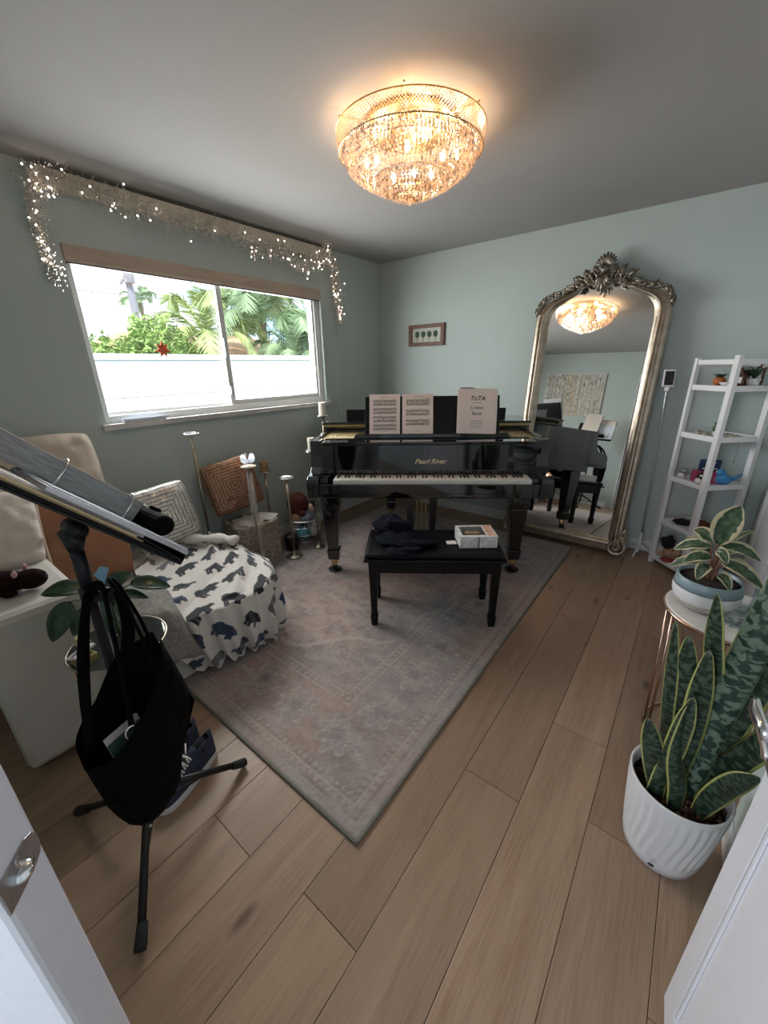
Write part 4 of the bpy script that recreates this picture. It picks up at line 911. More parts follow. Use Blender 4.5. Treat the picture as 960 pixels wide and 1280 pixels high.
for tip, root, w, fc in (((3.030, -1.90, 1.0), (3.00, -1.89, .845), .085, (-.35, -.95, .1)), ((3.09, -1.85, .905), (3.01, -1.88, .82), .022, (-.3, -.5, .8)), ((2.880, -1.89, .790), (2.985, -1.90, .835), .048, (-.1, -.65, .8)), ((2.915, -1.95, .770), (2.99, -1.92, .800), .046, (-.1, -.7, .7)),
                         ((2.925, -1.85, .87), (2.985, -1.89, .84), .045, (-.3, -.6, .75)), ((3.118, -1.93, .825), (3.01, -1.90, .845), .050, (.1, -.6, .85)), ((3.14, -1.97, .745), (3.02, -1.93, .80), .052, (.1, -.7, .75)), ((2.965, -1.98, .728), (2.985, -1.94, .778), .045, (-.2, -.9, .5)),
                         ((2.88, -1.93, .735), (2.965, -1.92, .775), .035, (-.2, -.7, .6)), ((3.06, -1.99, .72), (3.02, -1.95, .755), .034, (0, -.8, .6)), ((2.91, -1.82, .82), (2.99, -1.87, .80), .045, (-.3, -.3, .9)), ((3.09, -1.80, .80), (3.02, -1.86, .80), .045, (.3, -.2, .9)), ((3.035, -1.955, .80), (3.00, -1.92, .83), .035, (-.1, -.9, .4)), ((3.11, -1.88, .77), (3.03, -1.9, .775), .04, (.2, -.6, .8))):
    pep(tip, root, w, fc)
cj = E_('candle_jar', (3.175, -1.86, .6005), 'clear glass candle jar with a blue white label on the marble table', 'candle')
B(G().lathe([(.036, 0), (.038, .004), (.038, .092), (.036, .096), (.034, .092), (.034, .008), (0, .008)], n=28), 'jar', 'jarglass', cj, smooth=True); B(G().lathe([(.033, .009), (.033, .05), (0, .05)], n=24), 'wax', 'candle', cj)
B(G().add([(.0386*math.cos(a), .0386*math.sin(a), z) for z in (.02, .07) for a in [math.radians(200+k*10) for k in range(11)]], [(i, i+1, 12+i, 11+i) for i in range(10)]), 'label', 'bluepaper', cj)
cl = E_('lidded_candle', (3.22, -1.80, .6005), 'cream lidded jar at the back right of the marble table', 'jar')
B(G().lathe([(.036, 0), (.04, .005), (.04, .095), (0, .095)], n=28), 'jar', 'potwhite', cl, smooth=True); B(G().lathe([(.043, .095), (.043, .112), (.038, .118), (0, .118)], n=28), 'lid', 'candle', cl, smooth=True)
cd = E_('crystal_dish', (3.115, -1.90, .6005), 'low cut glass dish beside the bowl planter on the marble table', 'dish')
B(G().lathe([(.012, 0), (.020, .006), (.030, .022), (.034, .028), (.030, .026), (.018, .012), (0, .008)], n=14), 'dish', 'jarglass', cd)
sph_ = meta(B(G().sph((0, 0, .018), (.028, .024, .020), 14, 9, fn=lambda p_: 1+.15*fb(p_.x*3, p_.y*3+p_.z, 2)), 'stone', 'stonegray', smooth=True, loc=(3.135, -2.03, .6005)), 'blue gray stone on the front right of the marble table', 'stone')
gs = E_('glass_snowflake', (3.10, -1.99, .6005), 'small clear glass star lying on the marble table', 'ornament')
g_ = G()
for k in range(3): g_.box((0, 0, .004), (.07, .008, .006), (0, 0, k*PI/3))
B(g_, 'star_body', 'jarglass', gs, bevel=.002)
meta(B(G().tube([(.019*math.cos(a), .019*math.sin(a), .004) for a in [2*PI*k/24 for k in range(24)]], .0025, 6, closed=True), 'bracelet', 'silver', smooth=True, loc=(3.13, -1.955, .6015)), 'thin silver ring bracelet lying on the marble table', 'bracelet')

def snake():
    p0 = Vector((3.025, -2.455, 0))
    s = E_('snake_plant', p0, 'tall snake plant in a white ribbed pot on the floor at right', 'plant')
    g_ = G(); n = 96; prof = [(.088, 0), (.10, .004), (.106, .03), (.1085, .036)]
    B(G().lathe([(.088, 0), (.100, .004), (.1035, .032), (.1035, .034)], n=64), 'pot_saucer', 'potwhite', s, smooth=True)
    rows = 30; v = []
    for j in range(rows):
        z = .034+.256*j/(rows-1); r = .1055+.0225*j/(rows-1)
        for k in range(n*2):
            a = 2*PI*k/(n*2); w = math.sin(a*30+2.2*math.sin(z*19+.6))
            fade = min(1, max(0, (z-.05)/.03))*min(1, max(0, (.278-z)/.02)); v.append(((r+.0022*w*fade)*math.cos(a), (r+.0022*w*fade)*math.sin(a), z))
    N_ = n*2; f = [(j*N_+k, j*N_+(k+1) % N_, (j+1)*N_+(k+1) % N_, (j+1)*N_+k) for j in range(rows-1) for k in range(N_)]
    B(G().add(v, f), 'ribbed_pot', 'potwhite', s, smooth=True)
    B(G().lathe([(.128, .288), (.1265, .292), (.122, .292), (.119, .284), (.112, .22)], n=64, cap=False), 'pot_rim', 'potwhite', s, smooth=True)
    B(G().lathe([(.118, .245), (.05, .252), (0, .254)], n=40), 'soil', 'soil', s, smooth=True)
    chips = G()
    for k in range(160):
        a = random.uniform(0, 2*PI); r = .112*math.sqrt(random.random()); chips.box((r*math.cos(a), r*math.sin(a), .256), (.012, .007, .005), (random.random(), random.random(), random.random()*3))
    B(chips, 'bark_chips', mat('bark_chips', (.09, .04, .025), .9, nscale=30, namt=.5), s, kind='stuff')
    fw = Vector((-.15, -.98, .15))
    L = [ # (points, width, face, twist, mat)
        ([(-.05, -.055, .25), (-.075, -.06, .36), (-.115, -.055, .51)], .075, (-.3, -.9, .2), .2, 'snake'),
        ([(-.05, .02, .25), (-.075, .03, .48), (-.11, .035, .79)], .055, (-.8, -.5, 0), .5, 'snake'),
        ([(-.02, .01, .25), (-.04, .02, .5), (-.075, .02, .765)], .085, (-.25, -.95, .1), .1, 'snake'),
        ([(-.015, -.02, .25), (-.015, -.01, .50), (-.03, -.01, .76)], .072, (.1, -.98, .1), -.35, 'snake'),
        ([(.005, .02, .25), (-.0, .03, .6), (-.03, .02, .78), (-.048, .01, .915)], .062, (-.2, -.95, 0), -.7, 'snake'),
        ([(.03, .04, .25), (.025, .05, .6), (.02, .04, .82)], .035, (-.2, -.95, 0), 1.2, 'snake'),
        ([(.02, .0, .25), (.03, .01, .55), (.045, .01, .78), (.055, .01, 1.10)], .085, (-.35, -.9, .15), .25, 'snakepale'),
        ([(.05, .02, .25), (.06, .02, .5), (.085, .015, .72), (.10, .01, .93)], .082, (-.25, -.95, .1), -.5, 'snake'),
        ([(.05, -.02, .25), (.075, -.02, .42), (.125, -.03, .58), (.15, -.03, .66)], .080, (-.5, -.7, .5), -.3, 'snake'),
        ([(.045, -.055, .25), (.06, -.06, .33), (.09, -.07, .43), (.125, -.075, .49)], .065, (-.4, -.8, .5), .5, 'snake'),
        ([(-.06, -.07, .25), (-.045, -.065, .40), (-.04, -.055, .52), (-.035, -.05, .63)], .060, (.2, -.95, .1), -.8, 'snake'),
        ([(-.005, -.075, .25), (-.01, -.08, .34), (-.035, -.075, .45), (-.045, -.06, .60)], .062, (.2, -.95, .1), 1.0, 'snake'),
        ([(-.07, -.02, .25), (-.085, -.02, .33), (-.105, -.03, .42)], .05, (-.5, -.8, .1), .3, 'snake'),
        ([(.03, .05, .25), (.05, .06, .5), (.09, .06, .75)], .06, (-.3, -.9, .1), .3, 'snake')]
    for pts, w, fc, tw_, m_ in L: leaf(pts, w*.72, fc, 'snake', n=26, nu=7, cup=-.16, twist=tw_, parent=s, m=m_, solid=.0025)
    B(G().sph((-.02, -.127, .058), (.009, .004, .004), 10, 6), 'drain_hole', 'ink', s)
snake()

# ------------------------------------------------------------------ sofa, cushions, blanket
sf = E_('daybed_sofa', (.6, -3.0, 0), 'cream upholstered low daybed sofa with a boxy arm under the window', 'sofa')
def rel(g_, o): g_.v = [tuple(Vector(q)-o.location) for q in g_.v]; return g_
B(rel(G().bb(.30, 1.125, -3.63, -3.305, .035, .685), sf), 'arm', 'cream', sf, bevel=.028)
B(rel(G().bb(.02, 1.12, -3.30, -2.43, .04, .235), sf), 'sofa_base', 'cream', sf, bevel=.012)
B(rel(G().bb(.02, 1.13, -3.30, -2.43, .238, .352), sf), 'seat_cushion', 'cream', sf, bevel=.03)
B(rel(G().bb(.02, .30, -3.63, -3.30, .04, .36), sf), 'corner_block', 'cream', sf, bevel=.01)
for x in (.08, 1.05):
    for y in (-3.58, -2.48): B(rel(G().bb(x-.02, x+.02, y-.02, y+.02, .0095 if (x > .5 and y > -3) else 0, .04), sf), 'foot', 'satinblack', sf)
def cushion(nm, c, w, h, t, rot, m, lab, seed=0, wr=.012, cat='cushion', piping=None):
    g_, uv = pillow(w, h, t, seed=seed, wr=wr)
    o = B(g_, nm, m, smooth=True, uv=uv, loc=c, rot=rot); meta(o, lab, cat)
    if piping:
        n = 60; P = []
        for k in range(n):
            t_ = k/n*4; s_ = int(t_); q = t_-s_; a, b = [(-1+2*q, -1), (1, -1+2*q), (1-2*q, 1), (-1, 1-2*q)][s_]
            P.append((a*w/2*(1-.05*(1-b*b)), 0, b*h/2*(1-.05*(1-a*a))))
        B(G().tube(P, .006, 6, closed=True), 'piping', piping, o, smooth=True)
    return o
# cushions face +x: rotate local -y to +x  (rz = 90 deg)
cushion('back_cushion', (.155, -3.25, .775), .80, .80, .22, (math.radians(-5), 0, PI/2), 'creamcush', 'big cream back cushion leaning on the wall behind the music stand', 3, .045)
cushion('leather_pillow', (.40, -3.115, .625), .46, .50, .15, (math.radians(-14), math.radians(7), PI/2+.05), 'leather', 'tan brown leather pillow leaning on the big cream cushion', 5)
cushion('piped_pillow', (.62, -3.475, .845), .40, .36, .16, (math.radians(-18), math.radians(10), PI/2+.1), 'creampil', 'ivory pillow with piping leaning on the sofa arm at the left edge', 8, .018, piping='creamcush')
def sequin_mat(name, c0, c1, gold, cells):
    m = bpy.data.materials.new(name); m.use_nodes = True; t, b = nodes(m); N = t.nodes.new; L = t.links.new
    uv = N('ShaderNodeUVMap'); sp = N('ShaderNodeSeparateXYZ'); L(uv.outputs[0], sp.inputs[0]); ms = []
    for k in (0, 1):
        s1 = N('ShaderNodeMath'); s1.operation = 'SUBTRACT'; s1.inputs[1].default_value = .5; L(sp.outputs[k], s1.inputs[0]); a = N('ShaderNodeMath'); a.operation = 'ABSOLUTE'; L(s1.outputs[0], a.inputs[0]); ms.append(a)
    mx = N('ShaderNodeMath'); mx.operation = 'MAXIMUM'; L(ms[0].outputs[0], mx.inputs[0]); L(ms[1].outputs[0], mx.inputs[1])
    mu = N('ShaderNodeMath'); mu.operation = 'MULTIPLY'; mu.inputs[1].default_value = cells*2; L(mx.outputs[0], mu.inputs[0]); fr = N('ShaderNodeMath'); fr.operation = 'FRACT'; L(mu.outputs[0], fr.inputs[0])
    gt = N('ShaderNodeMath'); gt.operation = 'GREATER_THAN'; gt.inputs[1].default_value = .45; L(fr.outputs[0], gt.inputs[0])
    mp = N('ShaderNodeMapping'); mp.inputs['Scale'].default_value = (70, 70, 1); L(uv.outputs[0], mp.inputs[0]); v = N('ShaderNodeTexVoronoi'); v.inputs['Scale'].default_value = 1; L(mp.outputs[0], v.inputs['Vector'])
    mc = N('ShaderNodeMix'); mc.data_type = 'RGBA'; L(gt.outputs[0], mc.inputs[0]); mc.inputs[6].default_value = (*c0, 1); mc.inputs[7].default_value = (*c1, 1)
    sep = N('ShaderNodeSeparateColor'); L(v.outputs['Color'], sep.inputs[0]); mr = N('ShaderNodeMapRange'); mr.inputs[3].default_value = .6; mr.inputs[4].default_value = 1.5; L(sep.outputs[0], mr.inputs[0])
    hs = N('ShaderNodeHueSaturation'); L(mc.outputs[2], hs.inputs['Color']); L(mr.outputs[0], hs.inputs['Value']); L(hs.outputs[0], b.inputs['Base Color'])
    b.inputs['Roughness'].default_value = .35; b.inputs['Metallic'].default_value = .45
    nm = N('ShaderNodeBump'); nm.inputs['Strength'].default_value = .8; nm.inputs['Distance'].default_value = .004; L(sep.outputs[1], nm.inputs['Height']); L(nm.outputs[0], b.inputs['Normal'])
    return m
M['seq1'] = sequin_mat('silver_sequins', (.36, .34, .31), (.66, .64, .60), False, 8)
M['seq2'] = sequin_mat('bronze_sequins', (.20, .105, .06), (.40, .22, .13), True, 9)
cushion('silver_sequin_pillow', (.30, -2.655, .60), .40, .40, .13, (math.radians(-16), math.radians(-6), PI/2-.08), 'seq1', 'silver sequin pillow with nested squares on the sofa beneath the window', 11)
cushion('bronze_sequin_pillow', (.175, -2.075, .64), .41, .41, .12, (math.radians(-14), math.radians(-9), PI/2-.25), 'seq2', 'bronze sequin pillow propped in the whitewashed basket', 13)
def beaver():
    b = E_('plush_beaver', (.90, -3.50, .687), 'dark brown plush animal with pink ears lying on the sofa arm', 'plush toy', rz=.9)
    B(G().sph((0, 0, .04), (.095, .05, .042), 24, 14), 'body', 'plushbrown', b, smooth=True); h = B(G().sph((.10, 0, .042), (.055, .042, .038), 20, 12), 'head', 'plushbrown', b, smooth=True)
    for y in (-.032, .032): B(G().sph((.075, y, .080), (.008, .012, .014), 10, 6), 'ear', 'pink', h, smooth=True)
    for x, y in ((.05, -.055), (.05, .055), (-.06, -.05)): B(G().sph((x, y, .016), (.03, .016, .015), 10, 6), 'paw', 'plushbrown', b, smooth=True)
    B(G().sph((-.12, 0, .014), (.05, .03, .010), 12, 6), 'tail', 'tanplush', b, smooth=True); B(G().sph((.152, 0, .046), .008, 8, 6), 'nose', 'ink', h, smooth=True)
beaver()
def blanket():
    NU, NV = 330, 300
    def poly(pts, n): return np.array([tuple(q) for q in curve(pts, n)])
    inner = poly([(.30, -2.90, 0), (.26, -2.80, 0), (.16, -2.68, 0), (.12, -2.58, 0), (.14, -2.50, 0), (.20, -2.46, 0)], NU)
    edge = poly([(1.12, -3.09, 0), (1.165, -2.90, 0), (1.19, -2.70, 0), (1.15, -2.51, 0), (.95, -2.385, 0), (.45, -2.36, 0)], NU)
    foot = poly([(1.145, -2.95, 0), (1.165, -2.80, 0), (1.20, -2.65, 0), (1.15, -2.52, 0), (.98, -2.40, 0), (.45, -2.33, 0)], NU)
    b = np.linspace(0, 1, NU)[None, :, None]; a = np.linspace(0, 1, NV)[:, None, None]
    t1 = np.clip(a/.52, 0, 1); t2 = np.clip((a-.52)/.48, 0, 1)
    P = inner[None]*(1-t1)+edge[None]*t1; P = np.where(a > .52, edge[None]*(1-t2)+foot[None]*t2, P)
    mid = np.array((.8, -2.7, 0)); outd = edge-mid; outd /= np.linalg.norm(outd, axis=1)[:, None]; outd[:, 2] = 0
    bulge = np.sin(t2*PI)**.8*.035*(a > .52)
    # folds: radial pleats, deepening on the drop
    bb = np.linspace(0, 1, NU)[None, :]; aa = np.linspace(0, 1, NV)[:, None]
    pl = np.sin(bb*2*PI*7+2.2*fbm(aa*2.5+bb*0, bb*5, 2)*2+aa*1.5)*.6+np.sin(bb*2*PI*13+aa*3+4*fbm(aa*3, bb*3, 2))*.4
    amp = np.where(aa > .46, .010+.030*np.clip((aa-.46)/.5, 0, 1), .004); fold = (pl*amp)[..., None]
    P = P+outd[None]*(bulge+fold*(a > .40))
    zt = .375+.030*(fbm(bb*7+aa*3, aa*5, 3)-.35)+.028*(1-np.clip(np.abs(((aa*3.2+bb*1.1+.6*fbm(aa*3, bb*3, 2)) % .5)-.25)*9, 0, 1))*(aa < .5)
    tt = np.clip((aa-.52)/.48, 0, 1); r = np.clip((aa-.44)/.12, 0, 1)
    zd = .372*(1-tt)**1.05+.013
    z = np.where(aa < .44, zt, np.where(aa < .56, zt*(1-r)+r*np.minimum(zd, .36), zd)); z = np.where((aa < .1), z+.02*(1-aa/.1)*np.sin(bb*40), z)
    bottom = np.clip((aa-.9)/.1, 0, 1)*.035*np.abs(np.sin(bb*2*PI*4+1)); z = z+bottom*(bb < .5)
    P[..., 2] = np.maximum(z, .0125)
    me = bpy.data.meshes.new('printed_blanket'); idx = np.arange(NU*NV).reshape(NV, NU)
    F_ = np.stack([idx[:-1, :-1], idx[1:, :-1], idx[1:, 1:], idx[:-1, 1:]], -1).reshape(-1, 4)
    o = None; V = P.reshape(-1, 3)
    me.vertices.add(len(V)); me.vertices.foreach_set('co', V.ravel()); me.loops.add(F_.size); me.loops.foreach_set('vertex_index', F_.ravel()); me.polygons.add(len(F_)); me.polygons.foreach_set('loop_start', np.arange(0, F_.size, 4)); me.polygons.foreach_set('loop_total', np.full(len(F_), 4)); me.polygons.foreach_set('use_smooth', np.ones(len(F_), bool)); me.update()
    # printed bears: arc length coordinates of the cloth
    ds = np.linalg.norm(np.diff(P, axis=0), axis=2); s_ = np.vstack([np.zeros((1, NU)), np.cumsum(ds, 0)]); smid = s_.mean(1)[:, None]*np.ones((1, NU))
    wr_ = np.linalg.norm(np.diff(P, axis=1), axis=2); w_ = np.hstack([np.zeros((NV, 1)), np.cumsum(wr_, 1)]); w_ = w_
    col = np.ones((NV, NU, 3))*np.array((.66, .62, .58)); cw, ch = .185, .150; R = random.Random(5)
    cols = [(.022, .045, .10), (.018, .02, .028), (.13, .13, .135), (.03, .05, .09), (.02, .022, .03)]
    for i in range(-1, 14):
        for j in range(-1, 14):
            cu = i*cw+(j % 2)*cw/2+R.uniform(-.012, .012); cv_ = j*ch+R.uniform(-.012, .012); an = R.uniform(-.6, .6)+PI; c_ = cols[R.randrange(5)]; fl_ = R.choice((-1, 1)); sc = R.uniform(1.3, 1.6)
            U = ((w_-cu)*math.cos(an)+(smid-cv_)*math.sin(an))*fl_/sc; V_ = (-(w_-cu)*math.sin(an)+(smid-cv_)*math.cos(an))/sc
            el = lambda x, y, rx, ry: ((U-x)/rx)**2+((V_-y)/ry)**2 < 1
            mk = el(0, .006, .040, .019) | el(-.018, .010, .024, .020) | el(.040, -.002, .016, .011) | el(.052, -.007, .009, .006) | el(.034, .011, .005, .006)
            for x in (-.030, -.016, .018, .030): mk |= (np.abs(U-x) < .0062) & (V_ < 0) & (V_ > -.030)
            col[mk] = c_
    vcol(me, col.reshape(-1, 3)); M['blanket'] = vmat('printed_fleece', .95, .4, 300, sheen=.3); me.materials.append(M['blanket'])
    o = bpy.data.objects.new('printed_blanket', me); COL.objects.link(o)
    meta(o, 'white fleece blanket printed with dark bears spilling over the sofa end', 'blanket')
    rp = curve([(.20, -2.68, .415), (.38, -2.56, .425), (.55, -2.44, .43), (.66, -2.385, .42)], 30)
    B(G().tube(rp, [.012]+[.026+.006*math.sin(i*.8) for i in range(28)]+[.012], 14, flat=1.5), 'rolled_edge', mat('fleece_underside', (.62, .58, .54), .95, bump=.4, bscale=300), o, smooth=True)
blanket()
# gray pouch at the front of the seat
def pouch():
    def fn(u, v):
        x = .66+.60*v; y = -3.20+.27*u-.05*v+.02*math.sin(v*6); hgt = .03+.10*math.sin(PI*min(1, max(0, u)))**.7*math.sin(PI*min(1, v*.9+.05))**.7+.03*fb(u*5, v*6, 3)
        drop = max(0, (x-1.13))*1.2
        return (x, y, .356+max(.002, hgt)-drop)
    g_ = G().grid(fn, 30, 40); o = B(g_, 'gray_pouch', 'graycloth', smooth=True, solid=.006); meta(o, 'slouchy gray felt pouch lying on the front edge of the sofa seat', 'bag')
    B(G().lathe([(.026, 0), (.026, .002), (0, .002)], n=20).tf((1.13, -3.10, .38), (.3, 1.2, 0)), 'round_tag', 'bluepaper', o)
pouch()

# ------------------------------------------------------------------ left side table
T1 = Vector((1.30, -3.29, 0))
t1 = E_('glass_side_table', T1, 'small round glass topped side table with copper legs beside the sofa arm', 'table')
B(G().lathe([(0, .508), (.155, .508), (.158, .512), (.155, .516), (0, .516)], n=48), 'glass_top', 'tabglass', t1, smooth=False)
B(G().tube([(.160*math.cos(a), .160*math.sin(a), .512) for a in [2*PI*k/48 for k in range(48)]], .0035, 8, closed=True), 'top_rim', 'champ', t1, smooth=True)
for a in (-110, -100, 10, 20, 130, 140): a = math.radians(a); B(G().tube([(.15*math.cos(a), .15*math.sin(a), .508), (.13*math.cos(a), .13*math.sin(a), .006)], .0045, 8), 'leg', 'copper', t1, smooth=True)
B(G().tube([(.13*math.cos(a), .13*math.sin(a), .006) for a in [2*PI*k/48 for k in range(48)]], .005, 8, closed=True), 'base_ring', 'copper', t1, smooth=True)
lp = E_('rubber_plant', (1.275, -3.275, .5165), 'broad dark leafed plant in a glass vase on the glass side table', 'plant')
B(G().lathe([(.03, 0), (.034, .004), (.04, .06), (.03, .10), (.028, .10), (.036, .06), (.03, .008), (0, .008)], n=24), 'vase', 'jarglass', lp, smooth=True)
l0 = Vector((1.275, -3.275, .5165))
B(G().tube(curve([(0, 0, .01), (.005, 0, .10), (-.005, .005, .20)], 8), .005, 6), 'main_stem', 'stem', lp, smooth=True)
for tip, root, w, fc in (((1.25, -3.445, .775), (1.275, -3.33, .758), .066, (.5, -.1, .8)), ((1.27, -3.46, .605), (1.265, -3.385, .725), .072, (.9, -.2, .3)), ((1.28, -3.405, .60), (1.28, -3.35, .685), .050, (.95, -.1, .3)), ((1.315, -3.075, .650), (1.29, -3.20, .715), .066, (.55, .1, .8)), ((1.31, -3.16, .640), (1.29, -3.25, .695), .040, (.6, .1, .8)),
                         ((1.29, -3.185, .755), (1.275, -3.28, .725), .062, (.5, .1, .85)), ((1.31, -3.235, .555), (1.285, -3.25, .68), .060, (.95, .1, .2)), ((1.30, -3.31, .57), (1.28, -3.30, .69), .055, (.95, 0, .2)), ((1.18, -3.33, .70), (1.26, -3.29, .72), .06, (.3, 0, .95)), ((1.20, -3.20, .72), (1.26, -3.26, .72), .055, (.3, 0, .95))):
    t = Vector(tip)-l0; r = Vector(root)-l0
    B(G().tube(curve([(0, 0, .12), (r.x*.5, r.y*.5, r.z*.9), r], 8), .0025, 6), 'stem', 'stem', lp, smooth=True)
    leaf([r, r.lerp(t, .5)+Vector((.008, 0, .010)), t], w, fc, m='hoya', parent=lp, cup=.12, nu=7, n=16)
meta(B(G().add([(0, 0, 0), (.012, -.022, .026), (.0, .03, .028), (.004, .004, .045), (-.002, .002, -.03)], [(0, 1, 3), (0, 3, 2), (4, 0, 2), (4, 1, 0)]), 'paper_bird', mat('sky_blue_paper', (.25, .48, .68), .5), solid=.001, loc=(1.285, -3.28, .775)), 'folded blue paper bird perched on the dark leafed plant', 'ornament')
meta(B(G().bb(-.035, .035, -.028, .028, 0, .028), 'olive_tin', 'tin', bevel=.004, loc=(1.33, -3.405, .519), rot=(0, 0, .3)), 'olive gold tin near the left rim of the glass side table', 'tin')
cb = E_('card_stack', (1.315, -3.40, .549), 'stack of white and purple printed cards resting on the olive tin', 'cards', rot=(.15, -.3, .4))
B(G().bb(-.03, .03, -.038, .03, 0, .008), 'card', 'paper', cb); B(G().bb(-.008, .006, -.038, .03, .008, .0095), 'purple_band', 'purple', cb)
meta(B(G().lathe([(.016, 0), (.014, .01), (.004, .045), (0, .05)], n=14), 'silver_cone', 'silver', smooth=True, loc=(1.37, -3.34, .519)), 'small silver cone on the front of the glass side table', 'ornament')
meta(B(G().bb(-.02, .02, -.012, .012, 0, .03), 'gold_foil_box', 'goldink', bevel=.002, loc=(1.27, -3.385, .549), rot=(0, 0, .8)), 'little gold foil box beside the card stack', 'box')

# ------------------------------------------------------------------ music stand
def mstand():
    c = Vector((1.695, -3.405, 0))
    s = E_('music_stand', c, 'black tripod music stand in the left foreground with a black bag on it', 'music stand')
    hub = Vector((-.01, -.01, .185))
    for fx, fy in ((.265, -.185), (-.295, -.165), (.02, .30)):
        l = B(G().tube([hub+Vector((fx, fy, 0))*.06, Vector((fx*.96, fy*.96, .022))], .0115, 12), 'leg', 'blackmetal', s, smooth=True)
        B(G().tube([Vector((fx*.84, fy*.84, .042)), Vector((fx*.97, fy*.97, .020)), Vector((fx, fy, .016))], [.014, .0165, .015], 12), 'rubber_foot', 'rubber', l, smooth=True)
        B(G().tube([Vector((-.01, -.01, .11)), hub.lerp(Vector((fx, fy, .02)), .5)+Vector((0, 0, -.006))], .0045, 8), 'brace', 'blackmetal', l)
    B(G().tube([(-.01, -.01, .08), (-.008, -.01, .30)], .018, 14), 'collar', 'blackmetal', s, smooth=True)
    B(G().tube([(-.01, -.01, .25), (0, 0, .93)], .0125, 14), 'pole', 'blackmetal', s, smooth=True)
    B(G().tube([(0, 0, .93), (.0, 0, 1.06)], .0155, 14).tube([(0, 0, .905), (0, 0, .945)], .022, 14), 'upper_pole', 'navypost', s, smooth=True)
    B(G().tube([(.0, 0, 1.05), (.0, .004, 1.10)], [.017, .03], 14).tube([(-.035, .01, 1.105), (.035, .01, 1.105)], .02, 12), 'tilt_head', 'navypost', s, smooth=True)
    B(G().tube([(0, 0, .925), (.045, .02, .928)], .009, 10).tube([(.045, .02, .928), (.062, .028, .929)], .02, 12), 'clutch_knob', 'blackmetal', s, smooth=True)
    # desk: plane tilted 45 degrees, facing +y and up; local x across, local y up the slope
    d = E_('desk', (1.70-c.x, -3.275-c.y, 1.035), None, None, rot=(math.radians(-45), 0, PI)); d.parent = s
    for k in ('label', 'category'):
        if k in d: del d[k]
    # after this rotation local +y climbs towards -y world, local +z faces +y world and up
    d.rotation_euler = Matrix(((-1, 0, 0), (0, -math.cos(math.radians(45)), math.sin(math.radians(45))), (0, math.sin(math.radians(45)), math.cos(math.radians(45))))).to_euler()
    B(G().bb(-.25, .25, 0, .36, -.003, .003).bb(-.25, .25, -.004, 0, -.003, .024).bb(-.25, .25, .352, .36, -.012, -.003), 'desk_plate', 'blackmetal', d, bevel=.0015)
    return s, d
ms, desk = mstand()
bpy.context.view_layer.update()
DM = desk.matrix_world.copy()
def on_desk(nm, g_, m, lab, cat, bevel=0, extra=None):
    o = E_(nm, DM@Vector((0, 0, 0)), lab, cat, rot=DM.to_euler())
    B(g_, nm+'_body', m, o, bevel=bevel); return o
# (local x = -world x: the camera side is local x negative)
f1 = on_desk('black_folder', G().bb(-.255, .10, .004, .40, .0035, .010), 'leatherblack', 'black folder lying lowest on the music stand desk', 'folder', .001)
f2 = on_desk('manila_folder', G().bb(-.245, .05, .10, .42, .0105, .0135).bb(-.25, .05, .12, .43, .0140, .0185), 'yellowpaper', 'stack of yellowed sheet music on the music stand desk', 'sheet music')
f4 = on_desk('loose_pages', G().bb(-.235, .06, .10, .40, .0190, .024), 'paper', 'white loose pages between the yellow sheets and the binder', 'sheet music')
bd = E_('ring_binder', DM@Vector((0, 0, 0)), 'thick gray ring binder of sheet music open on the music stand', 'binder', rot=DM.to_euler())
B(G().bb(-.252, .0, .002, .30, .0340, .037), 'cover', 'bluepaper', bd, bevel=.001); B(G().bb(-.256, .0, .0, .305, .0245, .0340), 'cover_board', 'sheetmetal', bd, bevel=.001)
B(G().bb(-.20, -.195, .03, .10, .0372, .0378).bb(-.235, .0, .108, .113, .0372, .0378), 'black_line', 'ink', bd)
B(G().bb(-.05, .17, .055, .47, .0375, .090), 'page_stack', 'pagesedge', bd, bevel=.002)
B(G().bb(-.052, .172, .053, .472, .090, .0925), 'top_cover', 'creampil', bd, bevel=.001)
for y in (.095, .25, .41):
    B(G().tube([(-.050+.06*math.cos(a)*.55-.003, y, .058+.040*math.sin(a)) for a in [2*PI*k/28 for k in range(28)]], .0028, 8, closed=True), 'ring', 'silver', bd, smooth=True)
pcs = E_('pencil_case', DM@Vector((-.06, .028, .062)), 'black zip pencil case at the low end of the music stand desk', 'case', rot=DM.to_euler())
B(G().tube([(-.095, 0, 0), (-.085, 0, 0), (.10, 0, 0), (.11, 0, 0)], [.020, .026, .026, .020], 18), 'case_body', 'fabblack', pcs, smooth=False, bevel=.003)
B(G().bb(-.02, .02, -.008, .008, .024, .034), 'case_tab', 'fabblack', pcs, bevel=.002)
B(G().tube([(.045, .027*math.cos(a), .027*math.sin(a)) for a in [2*PI*k/22 for k in range(22)]], .003, 6, closed=True), 'metal_band', 'silver', pcs, smooth=True)

